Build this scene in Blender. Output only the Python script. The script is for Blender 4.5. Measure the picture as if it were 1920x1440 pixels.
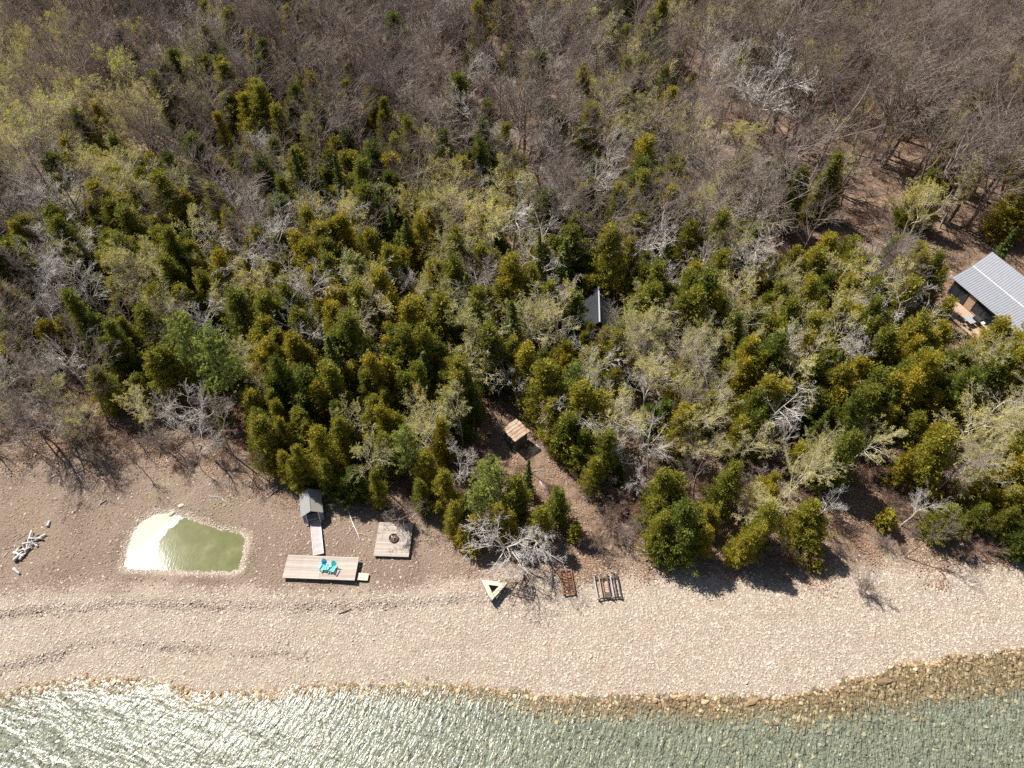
import bpy, bmesh, math, random
import numpy as np
from mathutils import Vector, Matrix, Euler

R = math.radians
for o in list(bpy.data.objects):
    bpy.data.objects.remove(o, do_unlink=True)
scn = bpy.context.scene
COL = scn.collection

# ------------------------------------------------------------------ camera
CAM_H, FPX, TH = 71.0, 1331.0, R(40.3)        # metres above the lake, focal length in photo pixels, tilt from straight down
cam = bpy.data.cameras.new('camera')
cam.sensor_width = 36.0
cam.lens = FPX / 1920 * 36
cam.clip_start, cam.clip_end = 0.5, 9000
cam_ob = bpy.data.objects.new('camera', cam)
cam_ob.location = (0, 0, CAM_H)
cam_ob.rotation_euler = (TH, 0, 0)
COL.objects.link(cam_ob)
scn.camera = cam_ob

# ------------------------------------------------------------------ sky and sun
SUN = Vector((-0.548, 0.452, 0.928)).normalized()
world = bpy.data.worlds.new('World')
scn.world = world
world.use_nodes = True
nt = world.node_tree
sky = nt.nodes.new('ShaderNodeTexSky')
sky.sky_type = 'NISHITA'
sky.sun_disc = False
sky.sun_elevation = math.asin(SUN.z)
sky.sun_rotation = math.atan2(SUN.x, SUN.y) % (2 * math.pi)
nt.links.new(sky.outputs[0], nt.nodes['Background'].inputs[0])
nt.nodes['Background'].inputs[1].default_value = 0.05
sun = bpy.data.lights.new('sun', 'SUN')
sun.energy = 5.0
sun.angle = R(0.5)
sun.color = (1.0, 0.955, 0.89)
sun_ob = bpy.data.objects.new('sun', sun)
sun_ob.rotation_euler = (-SUN).to_track_quat('-Z', 'Y').to_euler()
sun_ob.location = (-60, 50, 100)
COL.objects.link(sun_ob)
scn.view_settings.view_transform = 'Standard'
scn.view_settings.look = 'None'
scn.view_settings.exposure = 0.74
scn.view_settings.gamma = 1.0
scn.view_settings.use_curve_mapping = False
scn.cycles.use_denoising = False
scn.cycles.max_bounces = 6
scn.cycles.diffuse_bounces = 4
scn.cycles.glossy_bounces = 2
scn.cycles.transparent_max_bounces = 8
scn.cycles.sample_clamp_indirect = 4.0
scn.cycles.blur_glossy = 0.5

# ------------------------------------------------------------------ photo pixel <-> place
ST, CT = math.sin(TH), math.cos(TH)
def at_z(u, v, z):
    """point of the place seen at photo pixel (u, v) on the level z"""
    y = -(v - 720) / FPX
    d = ((u - 960) / FPX, ST + y * CT, -CT + y * ST)
    t = (z - CAM_H) / d[2]
    return d[0] * t, d[1] * t
def proj(x, y, z):
    """photo pixel of a point of the place (arrays allowed)"""
    dz = z - CAM_H
    dep = y * ST - dz * CT
    return 960 + FPX * x / dep, 720 - FPX * (y * CT + dz * ST) / dep, dep

def sstep(a, b, x):
    t = np.clip((x - a) / (b - a), 0, 1)
    return t * t * (3 - 2 * t)

def line_from_px(px, z):
    P = sorted(at_z(u, v, z) for u, v in px)
    return np.array([p[0] for p in P]), np.array([p[1] for p in P])

SHX, SHY = line_from_px([(-260, 1312), (-120, 1318), (0, 1300), (60, 1287), (100, 1274), (150, 1270), (300, 1275), (327, 1290), (400, 1297), (500, 1295),
    (567, 1287), (633, 1283), (720, 1280), (830, 1283), (900, 1287), (1000, 1300), (1060, 1306), (1280, 1304), (1320, 1305),
    (1480, 1305), (1530, 1293), (1587, 1275), (1640, 1263), (1657, 1255), (1703, 1242), (1760, 1238), (1780, 1230),
    (1847, 1227), (1913, 1215), (2050, 1190), (2300, 1150)], 0.0)
S1X, S1Y = line_from_px([(-200, 1165), (0, 1152), (130, 1142), (250, 1129), (330, 1134), (450, 1136), (600, 1135), (760, 1129), (860, 1121), (1100, 1120), (2100, 1080)], 0.7)
S2X, S2Y = line_from_px([(-200, 1262), (0, 1250), (60, 1236), (115, 1226), (130, 1212), (180, 1203), (230, 1201), (330, 1214), (470, 1220), (600, 1228), (900, 1232), (2100, 1180)], 0.4)
PLX, PLY = line_from_px([(-200, 1110), (0, 1108), (250, 1096), (480, 1100), (530, 1112), (700, 1108), (900, 1082), (1050, 1082), (1200, 1084), (1300, 1070),
    (1450, 1088), (1600, 1066), (1750, 1052), (1920, 1060), (2200, 1050)], 1.0)
FEX, FEY = line_from_px([(-300, 850), (0, 858), (150, 872), (300, 868), (450, 890), (520, 925), (620, 950), (700, 950), (800, 985), (880, 1050), (1000, 1050), (1100, 1046), (1200, 1056),
    (1300, 1066), (1450, 1080), (1600, 1050), (1750, 1045), (1920, 1050), (2200, 1050)], 1.0)
POND_PX = [(233, 1060), (238, 1030), (248, 1000), (263, 980), (290, 964), (318, 962), (345, 969), (372, 979), (410, 992), (450, 1000), (460, 1010), (455, 1040), (447, 1069), (430, 1073), (380, 1072), (320, 1070), (240, 1066)]
POND_Z = 0.96
POND = np.array([at_z(u, v, POND_Z) for u, v in POND_PX])

def hnoise(x, y):
    return (np.sin(x * .9 + 1.3 * np.sin(y * .63)) * np.sin(y * .8 + 1.7 * np.sin(x * .41)) + .5 * np.sin(x * 2.3 + y * 1.1 + 2 * np.sin(y * .7)) * np.sin(y * 1.9 - x * .7))

def yshore(x):
    return np.interp(x, SHX, SHY) + .16 * np.sin(x * 1.7) * np.sin(x * .53 + 1) + .09 * np.sin(x * 4.1 + 1)

def pond_sd(x, y):
    """signed distance to the pond outline, negative inside"""
    best = np.full(np.shape(x), 1e9)
    inside = np.zeros(np.shape(x), bool)
    n = len(POND)
    for i in range(n):
        ax, ay = POND[i]
        bx, by = POND[(i + 1) % n]
        ex, ey = bx - ax, by - ay
        t = np.clip(((x - ax) * ex + (y - ay) * ey) / (ex * ex + ey * ey), 0, 1)
        best = np.minimum(best, np.hypot(x - ax - t * ex, y - ay - t * ey))
        c = ((ay > y) != (by > y)) & (x < (bx - ax) * (y - ay) / (by - ay + 1e-12) + ax)
        inside ^= c
    return np.where(inside, -best, best)

def ground_z(x, y):
    x = np.asarray(x, float)
    y = np.asarray(y, float)
    d = y - yshore(x)
    z = np.interp(d, [-2000, -60, -20, -8, -4, -1.2, 0, 2.5, 8, 12, 60, 200, 3000], [-12, -6, -2.2, -.85, -.42, -.13, 0, .22, .62, .72, 1.15, 2.4, 14])
    f1 = 1 - sstep(-8, 4, x)
    f2 = 1 - sstep(-28, -18, x)
    z = z + .37 * f1 * (.8 + .25 * np.sin(x * .61 + 1) * np.sin(x * .23)) * sstep(-.75, .5, y - np.interp(x, S1X, S1Y) - .12 * np.sin(x * 2.1)) + .27 * f2 * (.75 + .3 * np.sin(x * .5)) * sstep(-.7, .45, y - np.interp(x, S2X, S2Y) - .1 * np.sin(x * 2.6))
    fo = sstep(-1, 6, y - np.interp(x, FEX, FEY))
    z = z + hnoise(x, y) * (.03 + .07 * fo)
    sd = pond_sd(x, y)
    w = 1 - sstep(.0, 1.7, sd)
    zp = POND_Z + np.maximum(sd * .30, -.5)
    return np.where(sd < 1.7, z * (1 - w) + zp * w, z)

def gz(x, y):
    return float(ground_z(np.array([x]), np.array([y]))[0])

def gp(u, v):
    """the ground point seen at photo pixel (u, v)"""
    z = 1.0
    for _ in range(6):
        x, y = at_z(u, v, z)
        z = gz(x, y)
    return Vector((x, y, z))

# ------------------------------------------------------------------ materials
def new_mat(name):
    m = bpy.data.materials.new(name)
    m.use_nodes = True
    n = m.node_tree.nodes
    return m, m.node_tree, n['Principled BSDF']

def nd(t, kind, **kw):
    n = t.nodes.new(kind)
    for k, v in kw.items():
        setattr(n, k, v)
    return n

def ramp(t, fac, stops, interp='LINEAR'):
    r = t.nodes.new('ShaderNodeValToRGB')
    r.color_ramp.interpolation = interp
    e = r.color_ramp.elements
    while len(e) < len(stops):
        e.new(.5)
    for el, (p, c) in zip(e, stops):
        el.position = p
        el.color = (*c, 1)
    if fac is not None:
        t.links.new(fac, r.inputs[0])
    return r.outputs[0]

def noise(t, scale, detail=4, rough=.6, vec=None, dist=0):
    n = t.nodes.new('ShaderNodeTexNoise')
    n.inputs['Scale'].default_value = scale
    n.inputs['Detail'].default_value = detail
    n.inputs['Roughness'].default_value = rough
    n.inputs['Distortion'].default_value = dist
    if vec is not None:
        t.links.new(vec, n.inputs['Vector'])
    return n.outputs[0]

def coords(t, which='Object', scale=None, rot=None):
    c = t.nodes.new('ShaderNodeTexCoord').outputs[which]
    if scale or rot:
        mp = t.nodes.new('ShaderNodeMapping')
        if scale:
            mp.inputs['Scale'].default_value = scale
        if rot:
            mp.inputs['Rotation'].default_value = rot
        t.links.new(c, mp.inputs[0])
        c = mp.outputs[0]
    return c

def mixc(t, fac, a, b, mode='MIX'):
    m = t.nodes.new('ShaderNodeMix')
    m.data_type = 'RGBA'
    m.blend_type = mode
    for sock, val in ((m.inputs[0], fac), (m.inputs[6], a), (m.inputs[7], b)):
        if isinstance(val, bpy.types.NodeSocket):
            t.links.new(val, sock)
        elif isinstance(val, (int, float)):
            sock.default_value = val
        else:
            sock.default_value = (*val, 1)
    return m.outputs[2]

def mathn(t, op, a, b=None, clamp=False):
    m = t.nodes.new('ShaderNodeMath')
    m.operation = op
    m.use_clamp = clamp
    for sock, val in ((m.inputs[0], a), (m.inputs[1], b)):
        if val is None:
            continue
        if isinstance(val, bpy.types.NodeSocket):
            t.links.new(val, sock)
        else:
            sock.default_value = val
    return m.outputs[0]

def bump(t, h, strength, dist, bsdf):
    b = t.nodes.new('ShaderNodeBump')
    b.inputs['Strength'].default_value = strength
    b.inputs['Distance'].default_value = dist
    t.links.new(h, b.inputs['Height'])
    t.links.new(b.outputs[0], bsdf.inputs['Normal'])
    return b

def simple(name, col, rough=.8, var=.25, scale=6, metal=0.0, spec=.3, objvar=0.0, stretch=None):
    m, t, b = new_mat(name)
    v = coords(t, 'Object', scale=stretch)
    n = noise(t, scale, 5, .65, v)
    lo = tuple(c * (1 - var) for c in col)
    hi = tuple(min(1, c * (1 + var)) for c in col)
    c = ramp(t, n, [(.3, lo), (.7, hi)])
    if objvar:
        oi = t.nodes.new('ShaderNodeObjectInfo')
        f = mathn(t, 'MULTIPLY_ADD', oi.outputs['Random'], 2 * objvar)
        f.node.inputs[2].default_value = 1 - objvar
        c = mixc(t, 1.0, c, (1, 1, 1), 'MULTIPLY')
        t.links.new(f, c.node.inputs[7])
    t.links.new(c, b.inputs['Base Color'])
    b.inputs['Roughness'].default_value = rough
    b.inputs['Metallic'].default_value = metal
    b.inputs['Specular IOR Level'].default_value = spec
    bump(t, n, .3, .02, b)
    return m

M = {}
# bark: pale ones, grey ones, dark ones; each tree a little different
def bark(name, a, b2, c):
    m, t, b = new_mat(name)
    oi = t.nodes.new('ShaderNodeObjectInfo')
    base = ramp(t, oi.outputs['Random'], [(0, a), (.5, b2), (1, c)])
    n = noise(t, 3.0, 4, .7, coords(t))
    col = mixc(t, 1.0, base, ramp(t, n, [(.3, (.6, .6, .6)), (.7, (1.25, 1.25, 1.25))]), 'MULTIPLY')
    t.links.new(col, b.inputs['Base Color'])
    b.inputs['Roughness'].default_value = .9
    b.inputs['Specular IOR Level'].default_value = .15
    return m
M['bark_grey'] = bark('bark_grey', (.17, .128, .106), (.26, .205, .172), (.37, .30, .255))
M['bark_white'] = bark('bark_white', (.58, .51, .45), (.66, .60, .54), (.74, .70, .66))
M['bark_aspen'] = bark('bark_aspen', (.52, .46, .34), (.60, .54, .41), (.66, .60, .48))
M['bark_cedar'] = bark('bark_cedar', (.14, .10, .08), (.18, .13, .10), (.2, .16, .13))
M['bark_red'] = bark('bark_red', (.27, .16, .105), (.31, .19, .135), (.27, .19, .155))

def leaf(name, tones, objtones, trans=.25):
    m, t, b = new_mat(name)
    at = t.nodes.new('ShaderNodeAttribute')
    at.attribute_name = 'tone'
    oi = t.nodes.new('ShaderNodeObjectInfo')
    c = ramp(t, at.outputs['Fac'], tones)
    k = ramp(t, oi.outputs['Random'], objtones)
    col = mixc(t, 1.0, c, k, 'MULTIPLY')
    t.links.new(col, b.inputs['Base Color'])
    b.inputs['Roughness'].default_value = .65
    b.inputs['Specular IOR Level'].default_value = .2
    tr = t.nodes.new('ShaderNodeBsdfTranslucent')
    t.links.new(col, tr.inputs[0])
    ms = t.nodes.new('ShaderNodeMixShader')
    ms.inputs[0].default_value = trans
    t.links.new(b.outputs[0], ms.inputs[1])
    t.links.new(tr.outputs[0], ms.inputs[2])
    t.links.new(ms.outputs[0], t.nodes['Material Output'].inputs[0])
    return m
M['leaf_cedar'] = leaf('leaf_cedar', [(0, (.115, .130, .020)), (.4, (.25, .245, .034)), (.75, (.39, .35, .05)), (1, (.47, .34, .07))],
                       [(0, (.40, .54, .60)), (.25, (.70, .78, .82)), (.65, (1.05, 1.0, .9)), (1, (1.3, 1.13, .85))], .42)
M['leaf_spruce'] = leaf('leaf_spruce', [(0, (.08, .11, .025)), (.5, (.16, .195, .04)), (1, (.28, .28, .06))],
                        [(0, (.75, .85, .9)), (.5, (1, 1, 1)), (1, (1.3, 1.2, .9))])
M['leaf_pine'] = leaf('leaf_pine', [(0, (.16, .20, .04)), (.5, (.30, .34, .075)), (1, (.45, .45, .12))],
                      [(0, (.9, .95, .95)), (.5, (1, 1, .9)), (1, (1.1, 1.1, .75))])
M['leaf_bud'] = leaf('leaf_bud', [(0, (.48, .46, .07)), (.5, (.62, .56, .10)), (1, (.70, .59, .15))],
                     [(0, (.8, .85, .9)), (.5, (1, 1, .9)), (1, (1.15, 1.05, .8))], .4)
M['leaf_young'] = leaf('leaf_young', [(0, (.18, .175, .02)), (.5, (.32, .28, .03)), (1, (.42, .34, .045))],
                       [(0, (.9, .9, .9)), (1, (1.1, 1.05, 1))])

M['wood_deck'] = simple('wood_deck', (.45, .385, .33), .85, .22, 3, objvar=.16, stretch=(.6, 9, 9))
M['wood_walk'] = simple('wood_walk', (.50, .44, .41), .85, .15, 4, objvar=.09)
M['wood_pale'] = simple('wood_pale', (.58, .52, .40), .85, .14, 3, objvar=.05)
M['wood_dark'] = simple('wood_dark', (.12, .09, .075), .9, .3, 4)
M['wood_warm'] = simple('wood_warm', (.42, .29, .20), .85, .2, 4, objvar=.12)
M['driftwood'] = simple('driftwood', (.52, .48, .47), .9, .22, 5, objvar=.3)
M['log_dark'] = simple('log_dark', (.20, .15, .13), .9, .3, 5, objvar=.2)
M['black_steel'] = simple('black_steel', (.035, .033, .035), .6, .3, 8)
M['dark_wall'] = simple('dark_wall', (.05, .055, .05), .8, .3, 4)
M['green_wall'] = simple('green_wall', (.10, .12, .09), .8, .25, 4)
M['grey_metal'] = simple('grey_metal', (.42, .42, .44), .5, .12, 5, metal=.3)
M['white_paint'] = simple('white_paint', (.72, .72, .72), .6, .06, 4)
M['charcoal_roof'] = simple('charcoal_roof', (.022, .026, .032), .65, .15, 3)
M['ridge_metal'] = simple('ridge_metal', (.38, .37, .40), .5, .1, 4)
M['grey_canvas'] = simple('grey_canvas', (.24, .24, .24), .8, .1, 5)
M['tan_canvas'] = simple('tan_canvas', (.30, .285, .24), .8, .1, 5)
M['teal_plastic'] = simple('teal_plastic', (.10, .62, .62), .45, .06, 3, spec=.5)
M['blue_cloth'] = simple('blue_cloth', (.05, .30, .66), .7, .06, 3)
M['roof_metal'] = simple('roof_metal', (.25, .26, .29), .55, .10, 2, spec=.2)
M['stone_grey'] = simple('stone_grey', (.40, .36, .32), .9, .25, 4, objvar=.2)
M['ash'] = simple('ash', (.09, .085, .08), .95, .4, 8)

m, t, b = new_mat('rusty_steel')
n = noise(t, 5, 6, .7, coords(t))
t.links.new(ramp(t, n, [(.3, (.10, .045, .025)), (.55, (.26, .105, .05)), (.75, (.40, .20, .11))]), b.inputs['Base Color'])
b.inputs['Roughness'].default_value = .9
bump(t, n, .4, .01, b)
M['rusty_steel'] = m

m, t, b = new_mat('rusty_roof')
v = coords(t)
n1 = noise(t, .9, 5, .65, v)
n2 = noise(t, 7, 5, .7, coords(t, 'Object', scale=(.35, 3, 1)))
c1 = ramp(t, n1, [(.38, (.50, .47, .41)), (.50, (.42, .34, .25)), (.60, (.36, .185, .095))])
c2 = mixc(t, ramp(t, n2, [(.44, (0, 0, 0)), (.66, (1, 1, 1))]), c1, (.25, .14, .08))
t.links.new(c2, b.inputs['Base Color'])
b.inputs['Roughness'].default_value = .75
M['rusty_roof'] = m

m, t, b = new_mat('window_glass')
b.inputs['Base Color'].default_value = (.012, .022, .035, 1)
b.inputs['Roughness'].default_value = .06
b.inputs['Specular IOR Level'].default_value = .6
M['window_glass'] = m

# ground: leaf litter, stony brown soil, pale shingle, algae-covered bed; the weights are stored on the mesh
m, t, b = new_mat('ground')
zone = t.nodes.new('ShaderNodeAttribute')
zone.attribute_name = 'zone'
sep = t.nodes.new('ShaderNodeSeparateColor')
t.links.new(zone.outputs['Color'], sep.inputs[0])
v = coords(t)
nbig = noise(t, .16, 5, .6, v)
nmid = noise(t, 1.1, 5, .7, v)
nfin = noise(t, 7, 5, .75, v)
litter = mixc(t, 1.0, ramp(t, nmid, [(.28, (.15, .098, .066)), (.5, (.235, .163, .115)), (.72, (.33, .24, .175))]), ramp(t, nfin, [(.25, (.45, .43, .42)), (.75, (1.4, 1.38, 1.35))]), 'MULTIPLY')
soil = mixc(t, 1.0, ramp(t, nbig, [(.3, (.20, .145, .110)), (.55, (.265, .200, .155)), (.75, (.25, .20, .13))]), ramp(t, nfin, [(.25, (.5, .49, .48)), (.75, (1.4, 1.38, 1.35))]), 'MULTIPLY')
pale = mixc(t, 1.0, ramp(t, nmid, [(.3, (.36, .29, .23)), (.7, (.46, .385, .31))]), ramp(t, nfin, [(.3, (.6, .57, .54)), (.7, (1.15, 1.15, 1.15))]), 'MULTIPLY')
bed = mixc(t, 1.0, ramp(t, nmid, [(.3, (.23, .225, .175)), (.7, (.34, .33, .255))]), ramp(t, nfin, [(.25, (.5, .5, .5)), (.75, (1.4, 1.4, 1.35))]), 'MULTIPLY')
c = mixc(t, sep.outputs[1], soil, litter)
c = mixc(t, sep.outputs[0], c, pale)
wet = mixc(t, 1.0, ramp(t, nmid, [(.3, (.22, .15, .09)), (.7, (.34, .24, .145))]), ramp(t, nfin, [(.25, (.5, .5, .5)), (.75, (1.4, 1.4, 1.35))]), 'MULTIPLY')
c = mixc(t, sep.outputs[2], c, mixc(t, zone.outputs['Alpha'], bed, wet))
t.links.new(c, b.inputs['Base Color'])
b.inputs['Roughness'].default_value = .95
b.inputs['Specular IOR Level'].default_value = .1
vo = t.nodes.new('ShaderNodeTexVoronoi')
vo.inputs['Scale'].default_value = 4.5
t.links.new(v, vo.inputs['Vector'])
hh = mathn(t, 'ADD', nfin, vo.outputs['Distance'])
bump(t, hh, .8, .12, b)
M['ground'] = m

def stone_mat(name, stops, mossy=None):
    m, t, b = new_mat(name)
    oi = t.nodes.new('ShaderNodeObjectInfo')
    geo = t.nodes.new('ShaderNodeNewGeometry')
    base = ramp(t, oi.outputs['Random'], stops)
    mp = t.nodes.new('ShaderNodeMapping')
    mp.inputs['Scale'].default_value = (.10, .75, .3)
    t.links.new(geo.outputs['Position'], mp.inputs[0])
    wn = noise(t, 1.0, 4, .65, mp.outputs[0])
    tint = ramp(t, wn, [(.32, (.80, .76, .73)), (.43, (1.0, .94, .87)), (.55, (1.02, 1.0, .965)), (.68, (.93, .92, .92))])
    col = mixc(t, 1.0, base, tint, 'MULTIPLY')
    n = noise(t, 9, 4, .7, geo.outputs['Position'])
    col = mixc(t, 1.0, col, ramp(t, n, [(.3, (.78, .77, .76)), (.7, (1.14, 1.14, 1.14))]), 'MULTIPLY')
    t.links.new(col, b.inputs['Base Color'])
    b.inputs['Roughness'].default_value = .9
    b.inputs['Specular IOR Level'].default_value = .15
    return m
M['cobble_pale'] = stone_mat('cobble_pale', [(0, (.50, .43, .36)), (.25, (.57, .50, .425)), (.45, (.51, .425, .34)), (.65, (.60, .54, .47)), (.85, (.53, .48, .43)), (1, (.36, .31, .26))])
M['cobble_brown'] = stone_mat('cobble_brown', [(0, (.26, .195, .155)), (.3, (.33, .255, .205)), (.6, (.22, .17, .14)), (.85, (.40, .33, .28)), (1, (.52, .46, .41))])
M['cobble_wet'] = stone_mat('cobble_wet', [(0, (.20, .14, .085)), (.3, (.36, .25, .145)), (.55, (.27, .20, .125)), (.8, (.48, .36, .22)), (1, (.60, .49, .34))])
M['cobble_bed'] = stone_mat('cobble_bed', [(0, (.16, .15, .11)), (.35, (.27, .255, .19)), (.7, (.34, .325, .245)), (.9, (.44, .40, .30)), (1, (.56, .50, .38))])

def water_mat(name, tint, rough, bumps, strength, ior=1.333):
    m, t, b = new_mat(name)
    t.nodes.remove(b)
    tr = t.nodes.new('ShaderNodeBsdfTransparent')
    tr.inputs[0].default_value = (*tint, 1)
    gl = t.nodes.new('ShaderNodeBsdfGlossy')
    gl.inputs['Roughness'].default_value = rough
    fr = t.nodes.new('ShaderNodeFresnel')
    fr.inputs[0].default_value = ior
    h = None
    for sc, st, rot, amp in bumps:
        cc = coords(t, 'Object', scale=tuple(1 / a for a in st), rot=(0, 0, R(rot)))
        cc.node.vector_type = 'TEXTURE'
        n = noise(t, sc, 3, .55, cc, .4)
        n = mathn(t, 'MULTIPLY', n, amp)
        h = n if h is None else mathn(t, 'ADD', h, n)
    bp = t.nodes.new('ShaderNodeBump')
    bp.inputs['Strength'].default_value = 1.0
    bp.inputs['Distance'].default_value = strength
    t.links.new(h, bp.inputs['Height'])
    t.links.new(bp.outputs[0], gl.inputs['Normal'])
    t.links.new(bp.outputs[0], fr.inputs['Normal'])
    ms = t.nodes.new('ShaderNodeMixShader')
    t.links.new(fr.outputs[0], ms.inputs[0])
    t.links.new(tr.outputs[0], ms.inputs[1])
    t.links.new(gl.outputs[0], ms.inputs[2])
    t.links.new(ms.outputs[0], t.nodes['Material Output'].inputs[0])
    return m
M['lake'] = water_mat('lake', (.885, .94, .93), .23, [(1.0, (2.7, .9, 1), -25, 1.0), (2.6, (2.0, .8, 1), -32, .34), (.25, (.8, 2.4, 1), -18, 1.4)], .10, 1.40)

m, t, b = new_mat('pond_water')
n = noise(t, .55, 4, .6, coords(t))
t.links.new(ramp(t, n, [(.3, (.115, .120, .050)), (.55, (.150, .154, .066)), (.72, (.20, .195, .10))]), b.inputs['Base Color'])
b.inputs['IOR'].default_value = 1.333
gx = t.nodes.new('ShaderNodeSeparateXYZ')
pc = coords(t)
t.links.new(pc, gx.inputs[0])
wob_ = mathn(t, 'MULTIPLY', noise(t, .9, 4, .65, pc), 1.6)
fan = mathn(t, 'ADD', mathn(t, 'MULTIPLY', mathn(t, 'ADD', gx.outputs[0], 6.2), .77), mathn(t, 'MULTIPLY', mathn(t, 'ADD', gx.outputs[1], 3.0), -.64))
ruffled = ramp(t, mathn(t, 'ADD', fan, wob_), [(.10, (1, 1, 1)), (1.0, (0, 0, 0))])
calm = ramp(t, mathn(t, 'ADD', mathn(t, 'MULTIPLY', mathn(t, 'ADD', gx.outputs[0], 5.2), .25), mathn(t, 'MULTIPLY', wob_, .45)), [(.80, (.19, .19, .19)), (1.0, (.06, .06, .06))])
t.links.new(mixc(t, ruffled, calm, (.39, .39, .39)), b.inputs['Roughness'])
nb = noise(t, 2.2, 3, .5, coords(t, 'Object', scale=(2.0, .8, 1), rot=(0, 0, R(35))))
bump(t, nb, 1.0, .0028, b)
M['pond_water'] = m

# ------------------------------------------------------------------ mesh helpers
def mk_mesh(name, V, quads=None, tris=None, mats=(), qmat=None, tmat=None, tone_q=None, tone_t=None, smooth=False):
    me = bpy.data.meshes.new(name)
    V = np.asarray(V, np.float32)
    nq = 0 if quads is None else len(quads)
    ntr = 0 if tris is None else len(tris)
    me.vertices.add(len(V))
    me.vertices.foreach_set('co', V.ravel())
    loops = []
    if nq:
        loops.append(np.asarray(quads, np.int32).ravel())
    if ntr:
        loops.append(np.asarray(tris, np.int32).ravel())
    loops = np.concatenate(loops)
    me.loops.add(len(loops))
    me.loops.foreach_set('vertex_index', loops)
    me.polygons.add(nq + ntr)
    starts = np.concatenate([np.arange(nq) * 4, nq * 4 + np.arange(ntr) * 3]).astype(np.int32)
    me.polygons.foreach_set('loop_start', starts)
    mi = np.concatenate([np.zeros(nq, np.int32) if qmat is None else np.asarray(qmat, np.int32), np.zeros(ntr, np.int32) if tmat is None else np.asarray(tmat, np.int32)])
    me.polygons.foreach_set('material_index', mi)
    if smooth:
        me.polygons.foreach_set('use_smooth', np.ones(nq + ntr, bool))
    for mm in mats:
        me.materials.append(mm)
    if tone_q is not None or tone_t is not None:
        a = me.attributes.new('tone', 'FLOAT', 'FACE')
        tv = np.concatenate([np.zeros(nq) if tone_q is None else tone_q, np.zeros(ntr) if tone_t is None else tone_t]).astype(np.float32)
        a.data.foreach_set('value', tv)
    me.update(calc_edges=True)
    return me

def ob(name, data, parent=None, loc=None, rot=None):
    o = bpy.data.objects.new(name, data)
    COL.objects.link(o)
    if parent is not None:
        o.parent = parent
    if loc is not None:
        o.location = loc
    if rot is not None:
        o.rotation_euler = rot
    return o

def tag(o, label=None, cat=None, group=None, kind=None):
    if label:
        o['label'] = label
    if cat:
        o['category'] = cat
    if group:
        o['group'] = group
    if kind:
        o['kind'] = kind
    return o

def thing(name, label, cat, loc, rotz=0.0, group=None):
    o = bpy.data.objects.new(name, None)
    o.empty_display_size = .3
    COL.objects.link(o)
    o.location = loc
    o.rotation_euler = (0, 0, rotz)
    return tag(o, label, cat, group)

def boxdata(name, size, mat, bev=0.012):
    bm = bmesh.new()
    bmesh.ops.create_cube(bm, size=1)
    for vtx in bm.verts:
        vtx.co = Vector((vtx.co.x * size[0], vtx.co.y * size[1], vtx.co.z * size[2]))
    if bev:
        bmesh.ops.bevel(bm, geom=bm.edges[:], offset=min(bev, min(size) * .3), segments=1, affect='EDGES')
    me = bpy.data.meshes.new(name)
    bm.to_mesh(me)
    bm.free()
    me.materials.append(M[mat])
    return me

def box(name, size, mat, parent, loc, rot=None, bev=.012):
    return ob(name, boxdata(name, size, mat, bev), parent, loc, rot)

def poly_prism(name, pts, z0, z1, mat, parent=None, loc=None):
    """straight prism over an outline"""
    n = len(pts)
    bm = bmesh.new()
    lo = [bm.verts.new((p[0], p[1], z0)) for p in pts]
    hi = [bm.verts.new((p[0], p[1], z1)) for p in pts]
    bm.faces.new(lo[::-1])
    bm.faces.new(hi)
    for i in range(n):
        bm.faces.new((lo[i], lo[(i + 1) % n], hi[(i + 1) % n], hi[i]))
    bmesh.ops.recalc_face_normals(bm, faces=bm.faces[:])
    me = bpy.data.meshes.new(name)
    bm.to_mesh(me)
    bm.free()
    me.materials.append(M[mat])
    return ob(name, me, parent, loc)

def slab(name, corners, thick, mat, parent, up=None):
    """a panel of given thickness over 4 corners in space"""
    P = [Vector(c) for c in corners]
    nrm = (P[1] - P[0]).cross(P[3] - P[0]).normalized()
    if nrm.z < 0 and up is None:
        nrm = -nrm
    bm = bmesh.new()
    a = [bm.verts.new(p) for p in P]
    b2 = [bm.verts.new(p - nrm * thick) for p in P]
    bm.faces.new(a)
    bm.faces.new(b2[::-1])
    for i in range(4):
        bm.faces.new((a[i], a[(i + 1) % 4], b2[(i + 1) % 4], b2[i]))
    bmesh.ops.recalc_face_normals(bm, faces=bm.faces[:])
    me = bpy.data.meshes.new(name)
    bm.to_mesh(me)
    bm.free()
    me.materials.append(M[mat])
    return ob(name, me, parent)

def prisms(P0, P1, R0, R1, k=3):
    """k-sided tapered prisms for many segments at once"""
    P0, P1 = np.asarray(P0, float), np.asarray(P1, float)
    R0, R1 = np.asarray(R0, float), np.asarray(R1, float)
    d = P1 - P0
    d /= np.linalg.norm(d, axis=1, keepdims=True) + 1e-9
    ref = np.where(np.abs(d[:, 2:3]) < .9, np.array([[0, 0, 1.]]), np.array([[1., 0, 0]]))
    a = np.cross(d, ref)
    a /= np.linalg.norm(a, axis=1, keepdims=True) + 1e-9
    b2 = np.cross(d, a)
    n = len(P0)
    ang = np.arange(k) * 2 * np.pi / k
    off = a[:, None, :] * np.cos(ang)[None, :, None] + b2[:, None, :] * np.sin(ang)[None, :, None]
    V = np.concatenate([P0[:, None, :] + off * R0[:, None, None], P1[:, None, :] + off * R1[:, None, None]], axis=1).reshape(-1, 3)
    base = (np.arange(n) * 2 * k)[:, None]
    i = np.arange(k)[None, :]
    j = (np.arange(k)[None, :] + 1) % k
    Q = np.stack([base + i, base + j, base + k + j, base + k + i], axis=2).reshape(-1, 4)
    return V, Q

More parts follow.
